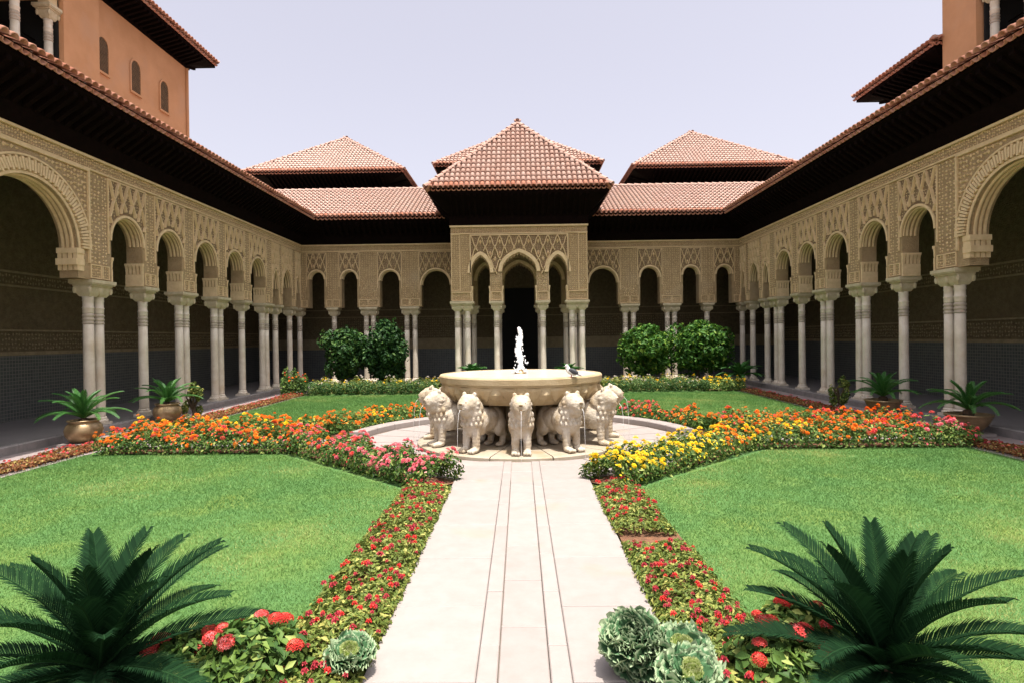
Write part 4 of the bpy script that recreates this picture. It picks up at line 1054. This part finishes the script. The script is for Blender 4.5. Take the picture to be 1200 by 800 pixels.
def hedge(name, label, line, width, height, colours, nfl, leafm='hedge', size=.055, dens=1500, cat='flower bed', small=False, flat=.55, soilz=.0, group=None, fr=(0,0)):
    """line: function t in 0..1 -> (x,y); colours: function t -> list of flower keys"""
    N = 40; pts = [np.array(line(i/N)) for i in range(N+1)]; ln = sum(np.linalg.norm(pts[i+1]-pts[i]) for i in range(N))
    mid = line(.5); root = thing(name, label, cat, (mid[0], mid[1], 0), group=group)
    # soil strip
    b = MB(); V = []
    for i in range(N+1):
        a = pts[max(i-1, 0)]; c = pts[min(i+1, N)]; d = (c-a)/np.linalg.norm(c-a); q = np.array([-d[1], d[0]])*width*.34
        V += [(*(pts[i]+q), .014), (*(pts[i]-q), .014)]
    b.add(V, [(2*i, 2*i+1, 2*i+3, 2*i+2) for i in range(N)]); b.build('soil', 'soil', root)
    n = int(ln*(width + 1.6*height)*dens)
    t = rng.uniform(0, 1, n); f = np.clip((t*N).astype(int), 0, N-1); A = np.array(pts)
    base = A[f] + (A[f+1]-A[f])*(t*N-f)[:, None]; d = norm(A[f+1]-A[f]); q = np.c_[-d[:, 1], d[:, 0]]
    ph = rng.uniform(0, 50, 3)
    lump = lambda tt, ss: .76 + .16*np.sin(tt*ln*5.2 + ph[0] + ss*2) + .12*np.sin(tt*ln*11.7 + ph[1] + ss*4) + .08*np.sin(tt*ln*23 + ph[2])
    ang = rng.uniform(0, math.pi, n); rad = rng.uniform(.35, 1.0, n)**.5
    cs = np.cos(ang); sn = np.sin(ang)
    prof = np.sign(cs)*np.abs(cs)**flat; hz = np.abs(sn)**flat
    H = height*lump(t, prof)
    if flat < .4:
        prof = rng.uniform(-1, 1, n); cs = prof*.5; sn = np.ones(n); hz = 1 - .5*np.abs(prof)**4; rad = rng.uniform(.25, 1, n)**.6; H = height*lump(t, prof); off = prof*width*.5
        z = .015 + hz*rad*H
    else: off = prof*rad*width*.5*(1 + .12*np.sin(t*ln*7 + ph[1])); z = .015 + hz*rad*H
    sk = rng.random(n) < (.24 if flat >= .4 else .12); sg = np.where(rng.random(n) < .5, -1., 1.)
    off = np.where(sk, sg*width*.5*rng.uniform(.78, 1.06, n), off); z = np.where(sk, .01 + rng.uniform(0, .5, n)*height, z); cs = np.where(sk, sg, cs); sn = np.where(sk, .3, sn)
    P = np.c_[base + q*off[:, None], z]; Nn = np.c_[q*cs[:, None], sn*.9 + .35]
    V, F, T = leaves(P, Nn, size, .55)
    o = link('foliage', fast('foliage', V, F, leafm, T), root); stuff(o)
    # small blooms between the heads, past counting
    if not small and nfl > 60:
        g2 = {}
        for i in range(int(nfl*1.7)):
            tt = random.random(); a = math.pi*random.betavariate(1.7, 1.7); k = min(N-1, int(tt*N)); bs = A[k] + (A[k+1]-A[k])*(tt*N-k); dd = (A[k+1]-A[k])/np.linalg.norm(A[k+1]-A[k]); qq = np.array([-dd[1], dd[0]])
            pr = math.copysign(abs(math.cos(a))**flat, math.cos(a)); hz_ = abs(math.sin(a))**flat; Hh = height*float(lump(np.array(tt), np.array(pr)))
            p = Vector((*(bs + qq*pr*width*.5*random.uniform(.85, 1.03)), .02 + hz_*Hh*random.uniform(.85, 1.04))); nv = Vector((qq[0]*math.cos(a), qq[1]*math.cos(a), math.sin(a)+.4)).normalized()
            b = g2.setdefault(random.choice(colours(tt)), MB()); u = nv.orthogonal().normalized(); v = nv.cross(u); r_ = random.uniform(.010, .022); h0 = random.uniform(0, 2); ti = random.uniform(0, .9)
            for j in range(4):
                h = h0 + j*math.pi/2; e = u*math.cos(h) + v*math.sin(h); f = v*math.cos(h) - u*math.sin(h)
                b.add([p, p+e*r_*.6+f*r_*.5+nv*.004, p+e*r_, p+e*r_*.6-f*r_*.5+nv*.004], [(0,1,2), (0,2,3)], ti)
        for key, b in g2.items(): stuff(b.build('small_blooms', key, root, False, True))
    # flower heads
    for i in range(nfl):
        tt = random.random()**1.0; a = math.pi*random.betavariate(2.2, 2.2)
        if fr[1] and random.random() < fr[1]: a = fr[0]
        k = min(N-1, int(tt*N)); bs = A[k] + (A[k+1]-A[k])*(tt*N-k); dd = (A[k+1]-A[k])/np.linalg.norm(A[k+1]-A[k]); qq = np.array([-dd[1], dd[0]])
        pr = math.copysign(abs(math.cos(a))**flat, math.cos(a)); hz_ = abs(math.sin(a))**flat
        if flat < .4: pr = random.uniform(-.95, .95); hz_ = 1 - .5*abs(pr)**4; a = math.pi/2 - pr*.5
        Hh = height*float(lump(np.array(tt), np.array(pr)))
        x, y = bs + qq*pr*width*.5; zz_ = .02 + hz_*Hh + random.uniform(0, .025)
        key = random.choice(colours(tt)); me = SM[key] if small else random.choice(FL[key])
        c = bpy.data.objects.new('flower_head', me); COL.objects.link(c); sc = random.uniform(.55, 1.1)
        nv = Vector((qq[0]*math.cos(a)*.8, qq[1]*math.cos(a)*.8, math.sin(a)+.3)).normalized()
        nv = (nv + Vector((random.gauss(0, .2), random.gauss(0, .2), 0))).normalized()
        mw = Matrix.Translation((x, y, zz_)) @ nv.to_track_quat('Z', 'Y').to_matrix().to_4x4() @ Matrix.Rotation(random.uniform(0, 6.28), 4, 'Z') @ Matrix.Scale(sc, 4)
        place(c, root, mw)
    return root
arc = lambda r, d0, d1: (lambda t: (fx + r*math.cos(R(d0+(d1-d0)*t)), fy + r*math.sin(R(d0+(d1-d0)*t))))
seg = lambda a, c: (lambda t: (a[0]+(c[0]-a[0])*t, a[1]+(c[1]-a[1])*t))
bez = lambda a, c, e: (lambda t: tuple(a[i]*(1-t)**2 + 2*c[i]*t*(1-t) + e[i]*t*t for i in (0, 1)))
mixc = lambda *st: (lambda t: st[min(len(st)-1, int(t*len(st)))])
# ring round the fountain (angles from +X, front is 270)
hedge('flower_hedge', 'hedge of pink flowers curving round the fountain to the paved path', bez((-.95, 7.0), (-1.80, 7.85), (-3.55, 9.45)), .66, .40, mixc(['pinkf'], ['pinkf'], ['pinkf', 'coralf'], ['orangef', 'coralf', 'pinkf']), 210)
hedge('flower_hedge', 'hedge of bright yellow flowers curving round the fountain to the paved path', bez((.95, 7.0), (1.80, 7.85), (3.55, 9.45)), .66, .40, mixc(['yellowf'], ['yellowf'], ['yellowf'], ['yellowf', 'orangef']), 280)
hedge('flower_hedge', 'hedge of orange and yellow flowers behind the fountain kerb', arc(3.40, 171, 112), .64, .42, mixc(['orangef'], ['orangef', 'yellowf'], ['orangef'], ['orangef', 'whitef']), 190)
hedge('flower_hedge', 'hedge of red and coral flowers behind the fountain kerb', arc(3.40, 9, 68), .64, .42, mixc(['orangef'], ['coralf', 'orangef'], ['coralf', 'pinkf'], ['coralf']), 170)
# along the side paths
hedge('flower_hedge', 'orange flower hedge in front of the side path beneath the bronze pots', seg((-3.5, 9.40), (-6.75, 9.42)), .54, .42, lambda t: ['orangef', 'orangef', 'coralf'], 240)
hedge('flower_hedge', 'orange flower hedge behind the side path beneath the bronze pots', seg((-3.5, 10.62), (-6.9, 10.62)), .5, .42, lambda t: ['orangef', 'orangef', 'orangef', 'yellowf'], 220)
hedge('flower_hedge', 'orange flower hedge in front of the side path, ending in pink blooms', seg((3.55, 9.42), (7.1, 9.42)), .56, .44, mixc(['orangef', 'yellowf'], ['orangef'], ['orangef', 'coralf'], ['pinkf', 'coralf']), 250)
hedge('flower_hedge', 'orange flower hedge behind the side path across the lawn from the yellow flowers', seg((3.5, 10.62), (6.9, 10.62)), .5, .44, lambda t: ['orangef', 'orangef', 'coralf'], 220)
# low carpet bedding along the front path
hedge('carpet_bedding', 'low bed of red and green bedding plants along the path below the pink hedge', seg((-1.09, 2.6), (-1.09, 6.78)), .54, .13, lambda t: ['crimsonf', 'crimsonf', 'crimsonf', 'redf'], 250, 'bedleaf', .042, 4200, small=True, flat=.35)
hedge('carpet_bedding', 'low bed of red and green bedding plants along the path below the yellow hedge', seg((1.09, 2.6), (1.09, 4.85)), .54, .13, lambda t: ['crimsonf', 'crimsonf', 'crimsonf', 'redf'], 150, 'bedleaf', .042, 4200, small=True, flat=.35)
hedge('carpet_bedding', 'short low bed of red-leaved bedding plants between bare soil and the yellow hedge', seg((1.08, 5.15), (1.08, 6.75)), .52, .13, lambda t: ['crimsonf', 'crimsonf', 'redf'], 90, 'bedleaf', .042, 3600, small=True, flat=.35)
b = MB(); b.add([(.85,4.7,.012), (1.38,4.7,.012), (1.38,5.3,.012), (.85,5.3,.012)], [(0,1,2,3)]); struct(b.build('soil', 'soil'))
# red strips beside the walkways
for sx, nm in ((-1, 'by the bronze pots'), (1, 'across the lawn from the bronze pots')):
    pass
hedge('carpet_bedding', 'thin strip of low red bedding flowers along the walkway under the arched-window tower', seg((-7.2, 4.5), (-7.2, 18.8)), .46, .10, lambda t: ['redf', 'coralf', 'crimsonf', 'pinkf'], 290, 'redleaf', .05, 1800, small=True, flat=.35)
hedge('carpet_bedding', 'thin strip of low red bedding flowers along the walkway opposite the arched-window tower', seg((7.2, 4.5), (7.2, 18.8)), .46, .10, lambda t: ['redf', 'coralf', 'crimsonf', 'pinkf'], 290, 'redleaf', .05, 1800, small=True, flat=.35)
# beds in front of the end wing
hedge('flower_hedge', 'pale mixed flower bed behind clipped box balls beneath the darker shrubs', seg((-2.7, 19.75), (-7.0, 19.75)), .9, .50, lambda t: ['whitef', 'whitef', 'yellowf'], 110, 'bedleaf', .07, 1100)
hedge('flower_hedge', 'pale mixed flower bed behind clipped box balls beneath the brighter green shrubs', seg((2.7, 19.75), (5.9, 19.75)), .9, .50, lambda t: ['whitef', 'whitef', 'yellowf'], 110, 'bedleaf', .07, 1100)
hedge('flower_hedge', 'yellow flower clump next to the small cycad at the end of the walkway', seg((5.9, 19.3), (7.2, 19.2)), .8, .45, lambda t: ['yellowf'], 70, 'hedge', .07, 1300)
hedge('flower_hedge', 'tall leafy clump with orange flowers at the far corner of the lawn', seg((-7.0, 19.2), (-7.75, 19.0)), .8, .85, lambda t: ['orangef', 'coralf'], 26, 'hedge', .08, 1500)

def ball(name, label, cat, c, r, m, size, n, lumps=0, group=None, trunk=0., seed=0):
    g = np.random.default_rng(seed)
    d = norm(g.normal(0, 1, (n, 3)))
    if lumps:
        L = norm(g.normal(0, 1, (lumps, 3))); L[:, 2] = L[:, 2]*.9 + .08
        cen = L*g.uniform(.45, .74, (lumps, 1)); rs = g.uniform(.20, .40, lumps)
        w_ = g.integers(0, lumps, n); P = (cen[w_] + d*(rs[w_]*g.uniform(.35, 1.0, n)**.5)[:, None])
        spr = g.random(n) < .05; P[spr] *= g.uniform(1.0, 1.14, (spr.sum(), 1))
        P = P*np.array(r)
    else:
        P = d*(g.uniform(.45, 1, n)**.4)[:, None]*np.array(r)
    root = thing(name, label, cat, (c[0], c[1], 0), group=group)
    V, F, T = leaves(P + np.array(c), d + [0, 0, .35], size, .6, .55)
    stuff(link('crown' if trunk else 'foliage', fast('foliage', V, F, m, T), root))
    if trunk:
        b = MB(); b.tube([(c[0], c[1], 0), (c[0]+.03, c[1], trunk*.6), (c[0], c[1], trunk)], [.06, .05, .04], 8)
        for i in range(5):
            a = i*1.3; b.tube([(c[0], c[1], trunk*.8), (c[0]+r[0]*.5*math.cos(a), c[1]+r[1]*.5*math.sin(a), c[2]+r[2]*.3)], [.035, .012], 5)
        b.build('trunk', 'bark', root)
    return root
ball('round_shrub', 'dark rounded leafy shrub beside the corner of the walkway, left of its taller neighbour', 'shrub', (-6.25, 20.75, 1.18), (1.08, .9, 1.08), 'shrubdark', .14, 7500, 46, trunk=.7, seed=3)
ball('round_shrub', 'dark upright oval shrub in front of the paired marble columns', 'shrub', (-4.75, 20.6, 1.25), (.92, .85, 1.34), 'shrubdark', .14, 7500, 46, trunk=.7, seed=4)
ball('round_shrub', 'bright green bushy shrub next to the pavilion', 'shrub', (4.45, 20.7, 1.20), (1.16, 1.0, 1.08), 'shrub', .15, 7000, 44, trunk=.6, seed=5)
ball('round_shrub', 'broad bright green shrub nearest the small cycad', 'shrub', (6.2, 20.7, 1.28), (1.36, 1.0, 1.14), 'shrub', .15, 8500, 52, trunk=.6, seed=6)
for sx in (-1, 1):
    for i in range(10 if sx < 0 else 8):
        r = random.uniform(.20, .26)
        ball('box_ball', 'small clipped box ball edging the far lawn beneath the ' + ('darker shrubs' if sx < 0 else 'brighter shrubs'), 'shrub', (sx*(2.9+.43*i), 19.05+random.uniform(-.06, .06), r*.85), (r, r, r), 'box', .05, 700, 0, 'clipped box balls beneath the ' + ('darker shrubs' if sx < 0 else 'brighter shrubs'), seed=20+i)
# small loose bushes beside pots
ball('leafy_bush', 'loose reddish bush beside the bronze pot nearer the corner of the court', 'shrub', (-7.35, 13.1, .42), (.30, .28, .48), 'bedleaf', .07, 700, 8, trunk=.3, seed=50)
ball('leafy_bush', 'loose yellow-green bush beside the low bowl planter in front of paired columns', 'shrub', (7.3, 13.6, .42), (.26, .26, .46), 'bedleaf', .07, 600, 8, trunk=.3, seed=51)

# cycads
def frond_mesh(L, rise, droop, m, n=64, lw=.0042, ll=.15, seed=0):
    g = random.Random(seed); b = MB(); pts = []
    for i in range(n+1):
        t = i/n; el = rise - droop*t**1.4
        if i == 0: p = Vector((0, 0, 0))
        else: p = pts[-1] + Vector((math.cos(el), 0, math.sin(el)))*(L/n)
        pts.append(p)
    b.tube(pts[::6] + [pts[-1]], [.010*(1-.8*i/len(pts[::6])) for i in range(len(pts[::6])+1)], 5)
    b.t = [.75]*len(b.t)
    for i in range(4, n):
        t = i/n; l = ll*math.sin(math.pi*(.12+.80*t))**.7*g.uniform(.92, 1.06); d = (pts[i+1]-pts[i]).normalized(); up = Vector((-d.z, 0, d.x))
        for s in (-1, 1):
            dirn = (d*(.95+.5*t) + Vector((0, s, 0))*1.0 + up*(.50+g.uniform(-.06, .06))).normalized(); tt = g.uniform(.05, .75)
            a = pts[i]; c = a + dirn*l*.55 + up*.006; e = a + dirn*l - Vector((0, 0, .014)); wv = d*lw
            b.add([a-wv*.7, a+wv*.7, c+wv, c-wv, e], [(0,1,2,3), (3,2,4)], tt)
    return b.mesh('frond', m, False, True)
def cycad(name, label, loc, tiers, m, trunk_h, sc=1., seed=0, group=None, yaw=0, L=.80, tr=.08, ll=.15, lw=.0045):
    root = thing(name, label, 'cycad', loc, group=group); x, y, z = loc
    b = MB(); b.lathe([(tr, 0), (tr*1.1, trunk_h*.4), (tr, trunk_h*.85), (tr*.4, trunk_h*1.1)], 12, loc); b.build('trunk', 'bark', root)
    for k, (n, rise, droop, ls) in enumerate(tiers):
        me = [frond_mesh(L*ls*random.uniform(.95, 1.05), R(rise+random.uniform(-4, 4)), R(droop+random.uniform(-8, 8)), m, seed=seed+k*7+q, ll=ll, lw=lw) for q in range(3)]
        for i in range(n):
            o = bpy.data.objects.new('frond', me[i % 3]); COL.objects.link(o)
            a = yaw + 2*math.pi*(i + random.uniform(-.22, .22))/n + k*.5
            place(o, root, Matrix.Translation((x, y, z + trunk_h)) @ Matrix.Rotation(a, 4, 'Z') @ Matrix.Rotation(random.uniform(-.12, .12), 4, 'X') @ Matrix.Scale(sc, 4))
    return root
big = [(5, 76, 30, .86), (7, 62, 38, 1.0), (7, 44, 42, 1.05), (7, 22, 36, 1.05), (8, 2, 40, .8)]
cycad('cycad', 'large dark green cycad near the red ixora on the pink hedge side', (-2.10, 2.88, 0), big, 'cycad', .14, L=.78, tr=.06, lw=.0068)
cycad('cycad', 'large dark green cycad at the lawn edge behind the ornamental cabbages', (1.74, 2.86, 0), [(6, 79, 26, .92), (6, 60, 40, 1.06), (8, 42, 46, 1.0), (6, 24, 34, 1.08), (8, 0, 42, .8)], 'cycad', .14, L=.73, seed=200, tr=.06, lw=.0068, yaw=.35)
pot_t = [(6, 78, 45, .8), (9, 56, 62, 1.0), (9, 30, 66, 1.0)]
def pot(x, y, label, kind):
    root = thing('plant_pot', label, 'pot', (x, y, 0)); b = MB()
    if kind == 'round': prof = [(.14, .045), (.22, .09), (.275, .18), (.29, .26), (.265, .34), (.225, .385), (.215, .40), (.245, .415), (.25, .435), (.225, .44), (.20, .42), (.19, .36)]; zt = .36
    else: prof = [(.16, .045), (.20, .10), (.29, .20), (.33, .28), (.335, .32), (.355, .33), (.36, .36), (.33, .365), (.31, .33)]; zt = .33
    b.lathe(prof, 32, (x, y, 0)); b.build('body', 'bronze', root, True)
    b = MB(); b.box((x-.27, y-.27, .0), (x+.27, y+.27, .05)); b.build('stone_foot', 'path', root)
    b = MB(); b.lathe([(.01, zt), (.19 if kind == 'round' else .3, zt-.01)], 20, (x, y, 0), cap=False); b.build('soil', 'soil', root)
    return zt
for x, y, kd, lb in ((-7.62, 10.15, 'round', 'round bronze pot with a wide cycad by the red flower strip'), (-7.72, 12.75, 'round', 'round bronze pot beside the loose reddish bush'),
                 (7.72, 12.65, 'bowl', 'low bronze bowl planter beside the loose yellow-green bush'), (7.75, 10.3, 'bowl', 'low bronze bowl planter by the end of the orange hedge')):
    z = pot(x, y, lb, kd)
    cycad('potted_cycad', 'cycad growing in the ' + lb, (x, y, z), pot_t, 'cycadpot', .10, L=.72, yaw=random.random(), ll=.115, lw=.0052)
cycad('cycad', 'small cycad in the bed in front of the far walkway corner', (7.35, 19.8, 0), pot_t, 'cycadpot', .35, L=.8, lw=.012)
for sx in (-1, 1):
    cycad('cycad', 'small potted palm standing in front of the pavilion columns ' + ('near the dark shrubs' if sx < 0 else 'near the bright shrubs'), (sx*1.55, 19.0, 0), pot_t, 'cycadpot', .55, L=.55, lw=.012)

# ixora with red flower heads in the near beds
IX = [cluster_mesh('flower_head', 'coralf', .050, 46), cluster_mesh('flower_head', 'redf', .046, 40)]
def ixora(label, c, r, n, heads, seed):
    g = np.random.default_rng(seed); d = norm(g.normal(0, 1, (n, 3))); d[:, 2] = np.abs(d[:, 2]); P = d*(g.uniform(.3, 1, n)**.4)[:, None]*np.array(r) + np.array(c)
    root = thing('ixora_shrub', label, 'shrub', (c[0], c[1], 0))
    V, F, T = leaves(P, d + [0, 0, .5], .075, .5, .45); stuff(link('foliage', fast('foliage', V, F, 'hedge', T), root))
    b = MB()
    for i in range(6): a = i*1.05; b.tube([(c[0], c[1], 0), (c[0]+r[0]*.6*math.cos(a), c[1]+r[1]*.6*math.sin(a), c[2]+r[2]*.6)], [.01, .005], 5)
    b.build('stems', 'bark', root)
    for (dx, dy, dz) in heads:
        o = bpy.data.objects.new('flower_head', random.choice(IX)); COL.objects.link(o)
        place(o, root, Matrix.Translation((c[0]+dx, c[1]+dy, c[2]+dz)) @ Matrix.Rotation(random.uniform(-.4, .4), 4, 'X') @ Matrix.Rotation(random.uniform(0, 6), 4, 'Z') @ Matrix.Scale(random.uniform(.6, 1.05), 4))
hd = lambda n, r, s: [(rr*r[0]*math.cos(a), rr*r[1]*math.sin(a), r[2]*math.sqrt(1-rr*rr)*1.02) for a, rr in [(random.Random(s+i).uniform(0, 6.28), math.sqrt(random.Random(s+i*3+1).uniform(0, .9))) for i in range(n)]]
ixora('leafy ixora shrub with red flower heads beside the cycad on the pink hedge side', (-1.40, 3.02, .05), (.30, .28, .26), 1100, hd(9, (.30, .28, .26), 11), 1)
ixora('ixora shrub with red heads growing under the cycad fronds on the pink hedge side', (-1.75, 3.1, .03), (.28, .25, .20), 700, hd(5, (.28, .25, .2), 31), 2)
ixora('leafy ixora shrub with red flower heads between the cabbages and the cycad', (1.28, 2.95, .05), (.30, .30, .24), 1200, hd(10, (.30, .3, .24), 51), 3)
ixora('ixora shrub with red heads growing under the cycad fronds beside the bedding plants', (1.55, 3.35, .03), (.26, .25, .20), 700, hd(6, (.26, .25, .2), 71), 4)

# ornamental cabbages: rosettes of frilled leaves, each leaf a piece
def kale_leaf(m, L, W, curl, seed):
    g = random.Random(seed); b = MB(); V = []; F = []; T = []; nu, nv = 8, 17
    for i in range(nu+1):
        t = i/nu
        for j in range(nv):
            s = -1 + 2*j/(nv-1); wd = W*math.sin(math.pi*(.10+.66*t))**.65
            e = max(t**5, abs(s)**4*t**.7)
            fr = L*.11*math.sin(j*2.3 + i*.9 + seed)*e + g.uniform(-.004, .004)
            V.append((L*t*(1-.16*s*s) + L*.05*e*math.cos(j*2.9), s*wd*.5, L*curl*t*t + .30*wd*s*s + fr)); T.append(min(1, .08 + .9*e + g.uniform(0, .12)))
    for i in range(nu):
        for j in range(nv-1): a = i*nv+j; F.append((a, a+1, a+nv+1, a+nv))
    b.v = [tuple(v) for v in V]; b.f = F; b.n = len(V); b.t = T
    return b.mesh('leaf', m, True, True)
KO = [kale_leaf('kale', .135, .15, .12, i) for i in range(4)]; KI = [kale_leaf('kalecore', .09, .09, .30, i+9) for i in range(3)]
def kale(label, x, y, z, sc, tilt=(0, 0), layers=((8, 2, 1.), (8, 16, .95), (8, 30, .84), (7, 42, .9), (6, 56, .75), (4, 72, .6)), stack=0, core=True):
    root = thing('ornamental_cabbage', label, 'cabbage', (x, y, 0))
    b = MB(); b.tube([(x, y, 0), (x, y, z*.5), (x + tilt[1]*.1, y, z+.02)], .022*sc, 6); b.build('stem', 'bark', root)
    T = Matrix.Translation((x, y, z)) @ Matrix.Rotation(tilt[0], 4, 'X') @ Matrix.Rotation(tilt[1], 4, 'Y')
    full = [(n, e, s, -.042*sc*(k+1), KO) for k in range(stack) for (n, e, s) in ((8, 4, .98), (7, 20, .9))] + [(n, e, s, 0, KO if i < 3 or not core else KI) for i, (n, e, s) in enumerate(layers)]
    for k, (n, e, s, dz, src) in enumerate(full):
        for i in range(n):
            o = bpy.data.objects.new('leaf', random.choice(src)); COL.objects.link(o)
            place(o, root, T @ Matrix.Translation((0, 0, dz)) @ Matrix.Rotation(2*math.pi*(i+random.uniform(-.15, .15))/n + k*.6, 4, 'Z') @ Matrix.Rotation(R(-e+random.uniform(-7, 7)), 4, 'Y') @ Matrix.Rotation(random.uniform(-.2, .2), 4, 'X') @ Matrix.Scale(sc*s*random.uniform(.9, 1.08), 4))
kale('tall leaning ornamental cabbage with stacked frilled leaves overhanging the paved path', .56, 3.02, .20, 1.25, (.45, -.45), stack=5, core=False)
kale('pale rosette ornamental cabbage with yellow-green heart behind the lower rosette', .80, 2.98, .15, 1.2, (.35, 0))
kale('low green ornamental cabbage rosette in front of the pale one', .79, 2.80, .12, 1.25, (.35, 0))
kale('single ornamental cabbage on the bedding side by the pink hedge path edge', -.90, 3.02, .12, .98, (.3, .1))
